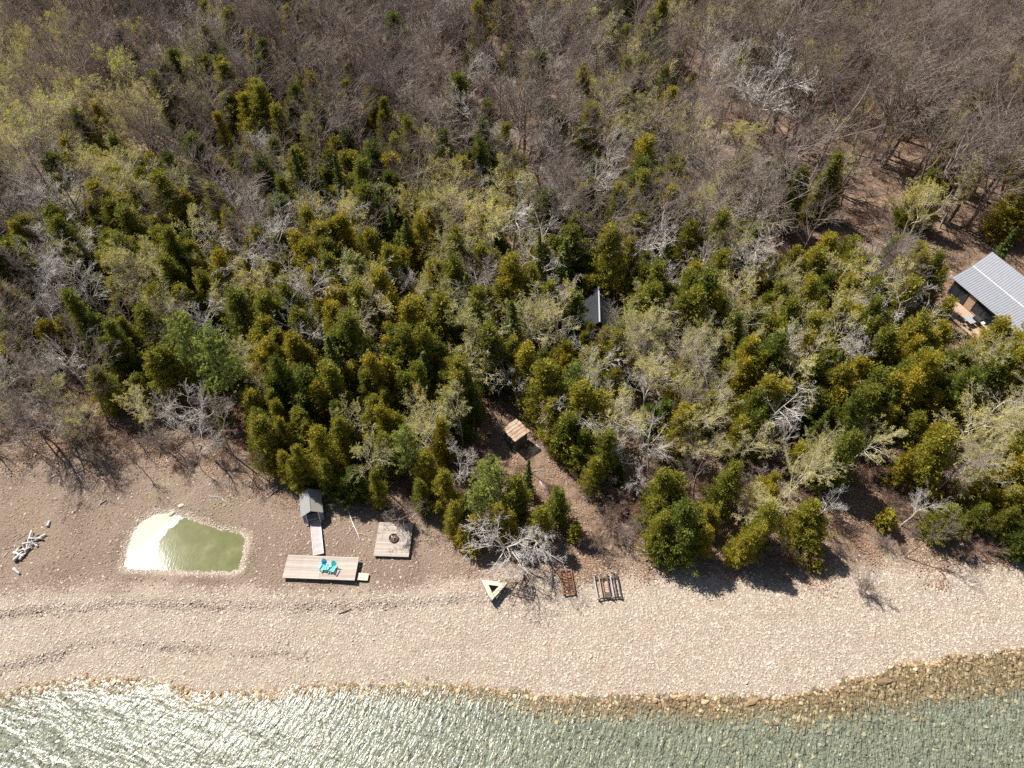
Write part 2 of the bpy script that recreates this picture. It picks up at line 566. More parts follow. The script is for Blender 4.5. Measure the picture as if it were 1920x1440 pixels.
def leaf_quads(C, D, L, W, rng):
    """leaf-shaped quads: centre, long direction, length, width"""
    n = len(C)
    D = D / (np.linalg.norm(D, axis=1, keepdims=True) + 1e-9)
    S = np.cross(D, rng.normal(size=(n, 3)))
    S /= np.linalg.norm(S, axis=1, keepdims=True) + 1e-9
    L = np.broadcast_to(L, (n,))[:, None]
    W = np.broadcast_to(W, (n,))[:, None]
    V = np.stack([C - D * L * .5, C + S * W * .5 - D * L * .05, C + D * L * .5, C - S * W * .5 + D * L * .05], axis=1).reshape(-1, 3)
    return V, np.arange(4 * n).reshape(-1, 4)

# ------------------------------------------------------------------ ground and water
def axis(parts):
    out = []
    for a, b2, n in parts:
        out.append(np.linspace(a, b2, n, endpoint=False))
    out.append([parts[-1][1]])
    return np.concatenate(out)
GX = axis([(-3000, -400, 10), (-400, -140, 26), (-140, -62, 98), (-62, 62, 300), (62, 140, 98), (140, 400, 26), (400, 3000, 10)])
GY = axis([(-2500, -60, 14), (-60, 10, 60), (10, 50, 130), (50, 110, 100), (110, 230, 120), (230, 500, 27), (500, 3000, 12)])
XX, YY = np.meshgrid(GX, GY)
ZZ = ground_z(XX, YY)
nx, ny = len(GX), len(GY)
idx = np.arange(nx * ny).reshape(ny, nx)
Q = np.stack([idx[:-1, :-1], idx[:-1, 1:], idx[1:, 1:], idx[1:, :-1]], axis=2).reshape(-1, 4)
gme = mk_mesh('ground', np.stack([XX, YY, ZZ], 2).reshape(-1, 3), Q, mats=[M['ground']], smooth=True)
wob = hnoise(XX * .7 + 5, YY * .7)
d_sh = YY - yshore(XX)
zr = (1 - sstep(-1.1, 1.1, YY - np.interp(XX, PLX, PLY) + .9 * wob)) 
zg = sstep(-1.5, 2.5, YY - np.interp(XX, FEX, FEY) + 1.1 * wob)
zb = 1 - sstep(-.25, .05, d_sh)
sdp = pond_sd(XX, YY)
zr = np.maximum(zr, .75 * (1 - sstep(.3, .8, sdp + .2 * wob)))
wetw = sstep(-.9, .5, d_sh + (.8 + .9 * sstep(-8, 8, XX) + 1.8 * sstep(18, 42, XX)) + .7 * wob)
cattr = gme.color_attributes.new('zone', 'FLOAT_COLOR', 'POINT')
cattr.data.foreach_set('color', np.stack([zr, zg, zb, wetw], 2).astype(np.float32).ravel())
tag(ob('ground', gme), kind='structure')

wx = np.array([-3000, -80, 80, 3000.])
wy = np.array([-2500, 0, 40, 60.])
WXX, WYY = np.meshgrid(wx, wy)
wi = np.arange(16).reshape(4, 4)
wq = np.stack([wi[:-1, :-1], wi[:-1, 1:], wi[1:, 1:], wi[1:, :-1]], axis=2).reshape(-1, 4)
# only the sheet on the lake side of the beach crest
keep = [q for q in wq.tolist() if not any(WYY.ravel()[i] > 41 for i in q)]
lme = mk_mesh('lake_water', np.stack([WXX, WYY, np.zeros_like(WXX)], 2).reshape(-1, 3), np.array(keep), mats=[M['lake']])
tag(ob('lake_water', lme), kind='structure')

cx, cy = POND.mean(0)
pp = [(cx + (p[0] - cx) * 1.07, cy + (p[1] - cy) * 1.10) for p in POND]
bm = bmesh.new()
bm.faces.new([bm.verts.new((p[0] - cx, p[1] - cy, 0)) for p in pp])
bmesh.ops.recalc_face_normals(bm, faces=bm.faces[:])
if bm.faces[:][0].normal.z < 0:
    bmesh.ops.reverse_faces(bm, faces=bm.faces[:])
pme = bpy.data.meshes.new('pond_water')
bm.to_mesh(pme)
bm.free()
pme.materials.append(M['pond_water'])
tag(ob('pond_water', pme, None, (cx, cy, POND_Z + .0)), kind='structure')

# ------------------------------------------------------------------ scattering of uncountable pieces (stones, brush)
def variant_collection(name, meshes):
    c = bpy.data.collections.new(name)
    for i, me in enumerate(meshes):
        o = bpy.data.objects.new('%s_%02d' % (name, i), me)
        c.objects.link(o)
    return c

def scatter(name, coll, P, rot, scl, idx, label=None, cat=None):
    me = bpy.data.meshes.new(name)
    n = len(P)
    me.vertices.add(n)
    me.vertices.foreach_set('co', np.asarray(P, np.float32).ravel())
    for an, arr in (('rot', rot), ('scl', scl)):
        a = me.attributes.new(an, 'FLOAT_VECTOR', 'POINT')
        a.data.foreach_set('vector', np.asarray(arr, np.float32).ravel())
    a = me.attributes.new('idx', 'INT', 'POINT')
    a.data.foreach_set('value', np.asarray(idx, np.int32))
    me.update()
    o = ob(name, me)
    g = bpy.data.node_groups.new(name + '_nodes', 'GeometryNodeTree')
    g.interface.new_socket('Geometry', in_out='INPUT', socket_type='NodeSocketGeometry')
    g.interface.new_socket('Geometry', in_out='OUTPUT', socket_type='NodeSocketGeometry')
    gi = g.nodes.new('NodeGroupInput')
    go = g.nodes.new('NodeGroupOutput')
    ci = g.nodes.new('GeometryNodeCollectionInfo')
    ci.inputs['Collection'].default_value = coll
    ci.inputs['Separate Children'].default_value = True
    ci.inputs['Reset Children'].default_value = True
    iop = g.nodes.new('GeometryNodeInstanceOnPoints')
    iop.inputs['Pick Instance'].default_value = True
    def attr(nm, ty):
        a2 = g.nodes.new('GeometryNodeInputNamedAttribute')
        a2.data_type = ty
        a2.inputs['Name'].default_value = nm
        return [s for s in a2.outputs if s.enabled and s.name == 'Attribute'][0]
    e2r = g.nodes.new('FunctionNodeEulerToRotation')
    g.links.new(attr('rot', 'FLOAT_VECTOR'), e2r.inputs[0])
    g.links.new(gi.outputs[0], iop.inputs['Points'])
    g.links.new(ci.outputs[0], iop.inputs['Instance'])
    g.links.new(attr('idx', 'INT'), iop.inputs['Instance Index'])
    g.links.new(e2r.outputs[0], iop.inputs['Rotation'])
    g.links.new(attr('scl', 'FLOAT_VECTOR'), iop.inputs['Scale'])
    g.links.new(iop.outputs[0], go.inputs[0])
    md = o.modifiers.new('scatter', 'NODES')
    md.node_group = g
    return tag(o, label, cat, kind='stuff')

def stone_mesh(name, rng, mat, sub=1, flat=.5):
    bm = bmesh.new()
    bmesh.ops.create_icosphere(bm, subdivisions=sub, radius=.5)
    axs = [Vector(rng.normal(size=3)).normalized() for _ in range(7)]
    lim = rng.uniform(.28, .42, 7)
    for vtx in bm.verts:
        c = vtx.co
        for a, l in zip(axs, lim):                       # chop flat facets
            s = c.dot(a)
            if s > l:
                c -= a * (s - l)
        c.z *= flat
        c.x *= 1.15
        c += Vector(rng.normal(size=3)) * .018
    me = bpy.data.meshes.new(name)
    bm.to_mesh(me)
    bm.free()
    me.materials.append(mat)
    return me

rng = np.random.default_rng(11)
def stone_field(name, mat, n, inside, smin, smax, xr, yr, label, seed, lift=.02):
    r = np.random.default_rng(seed)
    coll = variant_collection(name + '_kinds', [stone_mesh(name + '_%d' % i, r, M[mat], 1, r.uniform(.35, .62)) for i in range(7)])
    x = r.uniform(*xr, n)
    y = r.uniform(*yr, n)
    ok = inside(x, y, r)
    x, y = x[ok], y[ok]
    z = ground_z(x, y)
    s = smin * (smax / smin) ** (r.random(len(x)) ** 1.9)
    rot = np.stack([r.normal(0, .22, len(x)), r.normal(0, .22, len(x)), r.uniform(0, 6.28, len(x))], 1)
    scl = np.stack([s * r.uniform(.8, 1.3, len(x)), s * r.uniform(.7, 1.1, len(x)), s * r.uniform(.7, 1.2, len(x))], 1)
    return scatter(name, coll, np.stack([x, y, z + s * lift], 1), rot, scl, r.integers(0, 7, len(x)), label, 'stones')

def pl_edge(x, y):
    return y - np.interp(x, PLX, PLY)
stone_field('beach_cobbles', 'cobble_pale', 110000, lambda x, y, r: (y > yshore(x) - .15) & (pl_edge(x, y) + r.normal(0, .9, len(x)) < 0) & (pond_sd(x, y) > 1.6),
            .065, .27, (-66, 66), (20, 38), 'pale limestone cobbles covering the lower beach', 3)
stone_field('brown_beach_stones', 'cobble_brown', 60000, lambda x, y, r: (pl_edge(x, y) + r.normal(0, .9, len(x)) > 0) & (y - np.interp(x, FEX, FEY) + r.normal(0, 1.0, len(x)) < .5) & (pond_sd(x, y) > .9),
            .07, .32, (-70, 66), (27, 52), 'brown and grey stones strewn over the upper beach', 4)
stone_field('beach_slabs', 'cobble_pale', 1100, lambda x, y, r: (y > yshore(x)) & (pl_edge(x, y) + r.normal(0, .9, len(x)) < 0) & (pond_sd(x, y) > 1.6),
            .25, .48, (-66, 66), (20, 38), 'larger flat slabs lying among the pale beach cobbles', 13)
stone_field('ridge_stones', 'cobble_brown', 30000, lambda x, y, r: (((np.abs(y - np.interp(x, S1X, S1Y) + .25) < .55 * r.random(len(x)) + .12) & (x < 2)) | ((np.abs(y - np.interp(x, S2X, S2Y) + .25) < .5 * r.random(len(x)) + .1) & (x < -20))) & (r.random(len(x)) < .38 + .25 * np.sin(x * .55) * np.sin(x * .19 + 1)),
            .10, .36, (-66, 4), (22, 32), 'darker stones along the steps of the shingle ridges', 8)
stone_field('pond_rim_stones', 'cobble_pale', 16000, lambda x, y, r: (pond_sd(x, y) + r.normal(0, .2, len(x)) < .55) & (pond_sd(x, y) > -.12),
            .08, .26, (-45, -26), (31, 43), 'pale stones lining the edge of the green pond', 5)
stone_field('shallow_stones', 'cobble_wet', 60000, lambda x, y, r: (y < yshore(x) + .12) & (y - yshore(x) + r.normal(0, .5, len(x)) > -.8 - .9 * sstep(-8, 8, x) - 1.9 * sstep(18, 42, x)),
            .10, .56, (-62, 66), (14, 28), 'orange brown algae covered stones in the shallows along the shore', 6)
stone_field('lake_bed_stones', 'cobble_bed', 32000, lambda x, y, r: (y - yshore(x) + r.normal(0, .6, len(x)) < -.7 - .9 * sstep(-8, 8, x) - 1.5 * sstep(18, 42, x)),
            .12, .55, (-58, 62), (8, 25), 'green brown stones on the lake bed under clear water', 7)

# ------------------------------------------------------------------ trees: a few grown individuals of each kind, copied with their own turn, size and lean
def unit(v):
    return v / (math.sqrt(v[0] * v[0] + v[1] * v[1] + v[2] * v[2]) + 1e-9)

def grow(rng, H, r0, cfg):
    """skeleton of a broad-leaved tree: list of segments for each order of branching"""
    levels = [[] for _ in range(len(cfg['n']) + 1)]
    def side(d, ang):
        a = np.cross(d, rng.normal(size=3))
        a = unit(a)
        return unit(d * math.cos(ang) + a * math.sin(ang))
    def branch(p, d, L, r, lv):
        ns = cfg['seg'][lv]
        pts = [(p, r)]
        for i in range(ns):
            d = unit(d + rng.normal(size=3) * cfg['gnarl'][lv] + np.array([0, 0, cfg['up'][lv]]))
            q = p + d * (L / ns)
            r1 = max(r * (1 - (i + 1) / ns * cfg['taper'][lv]), .006)
            levels[lv].append((p, q, pts[-1][1], r1, d))
            p = q
            pts.append((p, r1))
        if lv >= len(cfg['n']):
            return
        nch = cfg['n'][lv]
        for c in range(nch):
            t = cfg['first'][lv] + (1 - cfg['first'][lv]) * ((c + rng.random()) / nch)
            f = min(t * ns, ns - .001)
            i = int(f)
            a, b2 = pts[i], pts[i + 1]
            pos = a[0] + (b2[0] - a[0]) * (f - i)
            rr = a[1] + (b2[1] - a[1]) * (f - i)
            dd = unit(b2[0] - a[0])
            ang = R(cfg['ang'][lv]) * rng.uniform(.65, 1.3)
            ln = cfg['len'][lv] * L * rng.uniform(.65, 1.2) * (cfg['shape'](t) if lv == 0 else 1.15 - .5 * t)
            branch(pos, side(dd, ang), ln, max(min(rr * .72, cfg['rmax'][lv]), .008), lv + 1)
    lean = np.array([rng.normal() * .05, rng.normal() * .05, 1.0])
    branch(np.zeros(3) - np.array([0, 0, .3]), unit(lean), H * cfg['trunk'], r0, 0)
    return levels

def seg_arrays(segs):
    return (np.array([s[0] for s in segs]), np.array([s[1] for s in segs]), np.array([s[2] for s in segs]), np.array([s[3] for s in segs]))

def merge(parts):
    V, Qs, mi, to = [], [], [], []
    off = 0
    for v, q, m_, tn in parts:
        V.append(v)
        Qs.append(q + off)
        mi.append(np.full(len(q), m_))
        to.append(np.zeros(len(q)) if tn is None else tn)
        off += len(v)
    return np.concatenate(V), np.concatenate(Qs), np.concatenate(mi), np.concatenate(to)

VAR = {}           # kind -> list of (height, trunk mesh, crown mesh, joined mesh)
def add_variant(kind, H, trunk_parts, crown_parts, mats):
    i = len(VAR.setdefault(kind, []))
    out = []
    for nm, parts in (('trunk', trunk_parts), ('crown', crown_parts), ('whole', trunk_parts + crown_parts)):
        V, Qs, mi, to = merge(parts)
        out.append(mk_mesh('%s_%s_%d' % (kind, nm, i), V, Qs, mats=mats, qmat=mi, tone_q=to))
    VAR[kind].append((H, *out))

def bare_tree(kind, seed, H, r0, cfg, mats, bud=None, twig=1.0):
    rng = np.random.default_rng(seed)
    lv = grow(rng, H, r0, cfg)
    P0, P1, a, b2 = seg_arrays(lv[0])
    tp = [(*prisms(P0, P1, a, b2, 6), 0, None)]
    P0, P1, a, b2 = seg_arrays(lv[1])
    tp.append((*prisms(P0, P1, a, b2, 4), 0, None))
    cp = []
    for k in range(2, len(lv)):
        P0, P1, a, b2 = seg_arrays(lv[k])
        cp.append((*prisms(P0, P1, a * twig, b2 * twig, 3), 0, None))
    if bud:
        n_per, size, spread = bud
        tips = np.array([s[1] for s in lv[-1]])
        D = np.array([s[4] for s in lv[-1]])
        C = np.repeat(tips, n_per, 0) + rng.normal(size=(len(tips) * n_per, 3)) * spread
        DD = np.repeat(D, n_per, 0) + rng.normal(size=C.shape) * .6
        sz = size * rng.uniform(.6, 1.4, len(C))
        v, q = leaf_quads(C, DD, sz * 1.5, sz * .8, rng)
        tone = np.clip(np.repeat(rng.random(len(tips)), n_per) * .6 + rng.random(len(C)) * .4, 0, 1)
        cp.append((v, q, 1, tone))
    add_variant(kind, H, tp, cp, mats)

dome = lambda t: .55 + .75 * math.sin(math.pi * min(1, max(0, (t - .18) / .9)))
hard = dict(n=[11, 6, 6, 3], seg=[7, 5, 3, 2, 1], gnarl=[.05, .09, .10, .12, .15], up=[.0, .10, .08, .06, .04], taper=[.8, .75, .7, .7, .5], first=[.38, .25, .2, .2],
            ang=[44, 40, 36, 34], len=[.38, .48, .52, .62], rmax=[.12, .06, .03, .016], trunk=.86, shape=dome)
slim = dict(hard, n=[10, 6, 6, 3], first=[.42, .25, .2, .2], ang=[34, 36, 34, 32], len=[.34, .46, .52, .62], trunk=.9)
white = dict(hard, n=[11, 7, 6, 3], gnarl=[.06, .11, .13, .15, .18], up=[.0, .08, .05, .04, .03], ang=[50, 44, 40, 38], len=[.42, .46, .50, .55], first=[.36, .22, .2, .2], rmax=[.12, .06, .036, .020], trunk=.80)
aspen = dict(hard, n=[11, 7, 6, 4], gnarl=[.05, .11, .13, .15, .2], ang=[46, 42, 40, 38], len=[.38, .46, .50, .5], rmax=[.10, .05, .026, .015], first=[.40, .2, .2, .2])
for s in range(4):
    bare_tree('hardwood', 100 + s, 13.5, .17, hard, [M['bark_grey']], twig=1.1)
for s in range(4):
    bare_tree('hardwood', 120 + s, 13.5, .15, slim, [M['bark_grey']], twig=1.05)
for s in range(7):
    bare_tree('white', 200 + s, 11.0, .18, white, [M['bark_white']], twig=1.0)
for s in range(7):
    bare_tree('aspen', 300 + s, 11.0, .14, aspen, [M['bark_aspen'], M['leaf_bud']], bud=(2, .068, .05))
bold = dict(hard, n=[10, 6, 5, 2], ang=[46, 42, 38, 34], len=[.42, .5, .52, .6], rmax=[.15, .085, .048, .026])
for s in range(6):
    bare_tree('hardbold', 150 + s, 13.5, .20, dict(bold, trunk=.84 + .02 * (s % 3)), [M['bark_grey']], twig=1.0)
for s in range(4):
    bare_tree('whitebold', 250 + s, 11.0, .22, dict(white, rmax=[.15, .08, .05, .03]), [M['bark_white']], twig=1.35)
for s in range(4):
    bare_tree('aspenbold', 350 + s, 11.0, .17, dict(aspen, rmax=[.12, .065, .035, .02]), [M['bark_aspen'], M['leaf_bud']], bud=(2, .10, .06), twig=1.1)
dead = dict(white, n=[12, 7, 6, 4], gnarl=[.1, .17, .2, .22, .22], ang=[58, 50, 46, 44], len=[.5, .48, .5, .5], first=[.3, .25, .2, .2], rmax=[.11, .055, .032, .018])
for s in range(3):
    bare_tree('dead', 400 + s, 9.0, .17, dead, [M['bark_white'] if s < 2 else M['bark_grey']], twig=1.1)

def shrub_cfg():
    return dict(n=[7, 6, 5], seg=[4, 2, 1, 1], gnarl=[.12, .16, .2, .25], up=[.03, .06, .05, .03], taper=[.8, .75, .7, .5], first=[.2, .2, .2],
                ang=[38, 40, 42], len=[.5, .5, .55], rmax=[.03, .018, .012], trunk=1.0, shape=lambda t: 1.1 - .5 * t)
def shrub(kind, seed, H, mats, nst=11):
    rng = np.random.default_rng(seed)
    tp, cp = [], []
    for k in range(nst):
        lv = grow(rng, H * rng.uniform(.6, 1), .035, shrub_cfg())
        th, az = rng.uniform(.1, .75), rng.uniform(0, 6.28)
        rot = np.array(Matrix.Rotation(az, 3, 'Z') @ Matrix.Rotation(th, 3, 'Y'))
        off = np.array([rng.normal() * .25, rng.normal() * .25, 0])
        for i, l in enumerate(lv):
            P0, P1, a, b2 = seg_arrays(l)
            (tp if i == 0 else cp).append((*prisms(P0 @ rot.T + off, P1 @ rot.T + off, a, b2, 3), 0, None))
    add_variant(kind, H, tp, cp, mats)
for s in range(3):
    shrub('thicket', 500 + s, 3.4, [M['bark_red']])
for s in range(2):
    shrub('greybrush', 520 + s, 3.0, [M['bark_grey']], 9)

def cedar(kind, seed, H, Rm, mats, n=430, leaders=1, leafs=15, bare=.06, mat=1, p=.85):
    rng = np.random.default_rng(seed)
    tp, cp = [], []
    C, D, T, S = [], [], [], []
    for l in range(leaders):
        az = rng.uniform(0, 6.28)
        ox = np.array([math.cos(az), math.sin(az)]) * (0 if l == 0 else Rm * rng.uniform(.45, .8))
        h = H * (1 if l == 0 else rng.uniform(.6, .88))
        rm = Rm * (1 if leaders == 1 else .82)
        zs = np.linspace(-.3, h * .97, 8)
        pts = np.stack([ox[0] * np.clip(zs / h * 3, 0, 1), ox[1] * np.clip(zs / h * 3, 0, 1), zs], 1)
        rr = np.linspace(.13, .02, 8) * (H / 9)
        tp.append((*prisms(pts[:-1], pts[1:], rr[:-1], rr[1:], 6), 0, None))
        nn = int(n * (1 if l == 0 else .6))
        t = rng.random(nn) ** 1.25 * (1 - bare) + bare
        ph = rng.uniform(0, 6.28, nn)
        lob = 1 + .26 * np.sin(3 * ph + 9 * t + seed) + .2 * np.sin(5 * ph - 21 * t + 2 * seed) + rng.normal(size=nn) * .16
        env = np.minimum((1 - t) ** p * 1.1 + .03, .35 + 2.4 * (t - bare) + .15) * rm * lob
        rad = env * (rng.random(nn) ** .38)
        pos = np.stack([ox[0] + np.cos(ph) * rad, ox[1] + np.sin(ph) * rad, t * h + rad * .15], 1)
        out = np.stack([np.cos(ph), np.sin(ph), rng.uniform(.15, 1.2, nn)], 1)
        # sprays on short boughs
        k = rng.choice(nn, nn // 4, replace=False)
        base = np.stack([np.full(len(k), ox[0]), np.full(len(k), ox[1]), pos[k, 2] - rad[k] * .45 - .1], 1)
        cp.append((*prisms(base, pos[k], np.full(len(k), .022), np.full(len(k), .008), 3), 0, None))
        tone = rng.random(nn)
        for c in range(leafs):
            C.append(pos + out / np.linalg.norm(out, axis=1, keepdims=True) * (rng.uniform(-.55, .62, nn) * (H / 9) ** .5)[:, None] + rng.normal(size=(nn, 3)) * np.array([.13, .13, .10]) * (H / 9) ** .5)
            D.append(out + rng.normal(size=(nn, 3)) * .55)
            T.append(np.clip(tone * .62 + rng.random(nn) * .38, 0, 1))
            S.append(rng.uniform(.085, .175, nn))
    C, D, T, S = map(np.concatenate, (C, D, T, S))
    v, q = leaf_quads(C, D, S * 1.5, S * .75, rng)
    cp.append((v, q, mat, T))
    add_variant(kind, H, tp, cp, mats)
cm = [M['bark_cedar'], M['leaf_cedar']]
for s, (Rm, ld, p) in enumerate([(1.8, 1, 1.0), (2.05, 2, .85), (1.7, 1, 1.1), (2.2, 3, .8), (1.9, 2, .95), (2.0, 1, .8), (2.3, 3, .9)]):
    cedar('cedar', 600 + s, 9.0, Rm, cm, 430, ld, 40, .05, 1, p)
for s, (Rm, ld) in enumerate([(1.1, 2), (1.25, 3), (1.0, 1)]):
    cedar('youngcedar', 640 + s, 2.8, Rm, [M['bark_cedar'], M['leaf_young']], 200, ld, 26, .02, 1, .5)

def conifer(kind, seed, H, Rm, mats, pine=False):
    rng = np.random.default_rng(seed)
    zs = np.linspace(-.3, H * .985, 9)
    wob = np.cumsum(rng.normal(size=(9, 2)) * .04, 0)
    pts = np.stack([wob[:, 0], wob[:, 1], zs], 1)
    rr = np.linspace(.17, .02, 9) * (H / 12)
    tp = [(*prisms(pts[:-1], pts[1:], rr[:-1], rr[1:], 6), 0, None)]
    cp = []
    A, B = [], []
    C, D, T, S = [], [], [], []
    nb = 60 if pine else 190
    for i in range(nb):
        t = (i + rng.random()) / nb
        t = (.30 + .69 * t) if pine else (.08 + .915 * t)
        az = i * 2.399 + rng.normal() * .3
        if pine:
            L = Rm * rng.uniform(.55, 1.15) * (1 - .62 * ((t - .3) / .7) ** 1.5)
            el = rng.uniform(.0, .45) + .5 * (t - .3)
        else:
            L = Rm * ((1 - t) ** .85 * 1.02 + .02) * rng.uniform(.7, 1.15)
            el = rng.uniform(-.35, .05) + .5 * t
        d = np.array([math.cos(az) * math.cos(el), math.sin(az) * math.cos(el), math.sin(el)])
        p0 = np.array([np.interp(t * H, zs, pts[:, 0]), np.interp(t * H, zs, pts[:, 1]), t * H])
        p1 = p0 + d * L + np.array([0, 0, (.12 if pine else .06) * L])
        A.append(p0)
        B.append(p1)
        tone = rng.random()
        if pine:
            nt_ = int(5 + L * 4)
            for k in range(nt_):
                f = .35 + .65 * (k + rng.random()) / nt_
                c = p0 + (p1 - p0) * f + rng.normal(size=3) * np.array([.30, .30, .10]) * (L * .45)
                m_ = 13
                C.append(c + rng.normal(size=(m_, 3)) * .07)
                D.append(rng.normal(size=(m_, 3)) + d * .5 + np.array([0, 0, .7]))
                T.append(np.clip(tone * .5 + rng.random(m_) * .5, 0, 1))
                S.append(rng.uniform(.16, .30, m_))
        else:
            m_ = int(8 + L * 14)
            f = rng.random(m_) ** .7
            sd = np.cross(d, [0, 0, 1])
            sp = (rng.random(m_) - .5)[:, None] * sd[None] * (L * .55 * (1.05 - f))[:, None]
            C.append(p0 + (p1 - p0) * f[:, None] + sp + rng.normal(size=(m_, 3)) * .05 - np.array([0, 0, .04]))
            D.append(d[None] + sp * 1.6 + rng.normal(size=(m_, 3)) * .4)
            T.append(np.clip(tone * .4 + f * .15 + rng.random(m_) * .45, 0, 1))
            S.append(rng.uniform(.16, .30, m_))
    A, B = np.array(A), np.array(B)
    cp.append((*prisms(A, B, np.full(len(A), .03 if pine else .022), np.full(len(A), .008), 3), 0, None))
    C, D, T, S = map(np.concatenate, (C, D, T, S))
    v, q = leaf_quads(C, D, S * 1.5, S * (.32 if pine else .6), rng)
    cp.append((v, q, 1, T))
    add_variant(kind, H, tp, cp, mats)
for s, (H, Rm) in enumerate([(11, 2.1), (11, 2.5), (11, 1.8), (11, 2.3)]):
    conifer('spruce', 700 + s, H, Rm, [M['bark_cedar'], M['leaf_spruce']])
for s, (H, Rm) in enumerate([(12, 3.0), (12, 3.4), (12, 2.8)]):
    conifer('pine', 720 + s, H, Rm, [M['bark_cedar'], M['leaf_pine']], True)

NAMES = dict(hardwood='bare_hardwood_tree', white='white_birch_tree', aspen='budding_aspen_tree', dead='dead_tree', hardbold='bare_hardwood_tree', whitebold='white_birch_tree', aspenbold='budding_aspen_tree', thicket='thicket_shrub', greybrush='bare_shrub',
             cedar='cedar_tree', youngcedar='young_cedar_tree', spruce='spruce_tree', pine='pine_tree')
CATS = dict(thicket='shrub', greybrush='shrub')
PARTS = dict(thicket=('stem', 'twigs'), greybrush=('stem', 'twigs'))
trng = random.Random(5)
PLACED = []
def plant(kind, x, y, H, label, group=None, lean=(0, 0), rz=None, wide=1.0, var=None, z=None):
    vs = VAR[kind]
    h0, tm, cm_, wm = vs[trng.randrange(len(vs)) if var is None else var % len(vs)]
    s = H / h0
    e = bpy.data.objects.new(NAMES[kind], None)
    e.empty_display_size = .3
    COL.objects.link(e)
    e.location = (x, y, gz(x, y) if z is None else z)
    e.rotation_euler = (lean[0], lean[1], trng.uniform(0, 6.28) if rz is None else rz)
    if lean != (0, 0):
        e.rotation_mode = 'QUATERNION'
        e.rotation_quaternion = (Matrix.Rotation(lean[0], 3, 'X') @ Matrix.Rotation(lean[1], 3, 'Y') @ Matrix.Rotation(trng.uniform(0, 6.28) if rz is None else rz, 3, 'Z')).to_quaternion()
    e.scale = (s * wide, s * wide, s)
    tag(e, label, CATS.get(kind, 'tree'), group)
    pn = PARTS.get(kind, ('trunk', 'crown'))
    for nm, me in ((pn[0], tm), (pn[1], cm_)):
        c = bpy.data.objects.new(nm, me)
        COL.objects.link(c)
        c.parent = e
    PLACED.append((x, y, H))
    return e

def top_at(u, v, H):
    """foot of a tree of height H whose tip is seen at photo pixel (u, v)"""
    z = 1.0
    for _ in range(5):
        x, y = at_z(u, v, z + H)
        z = gz(x, y)
    return x, y

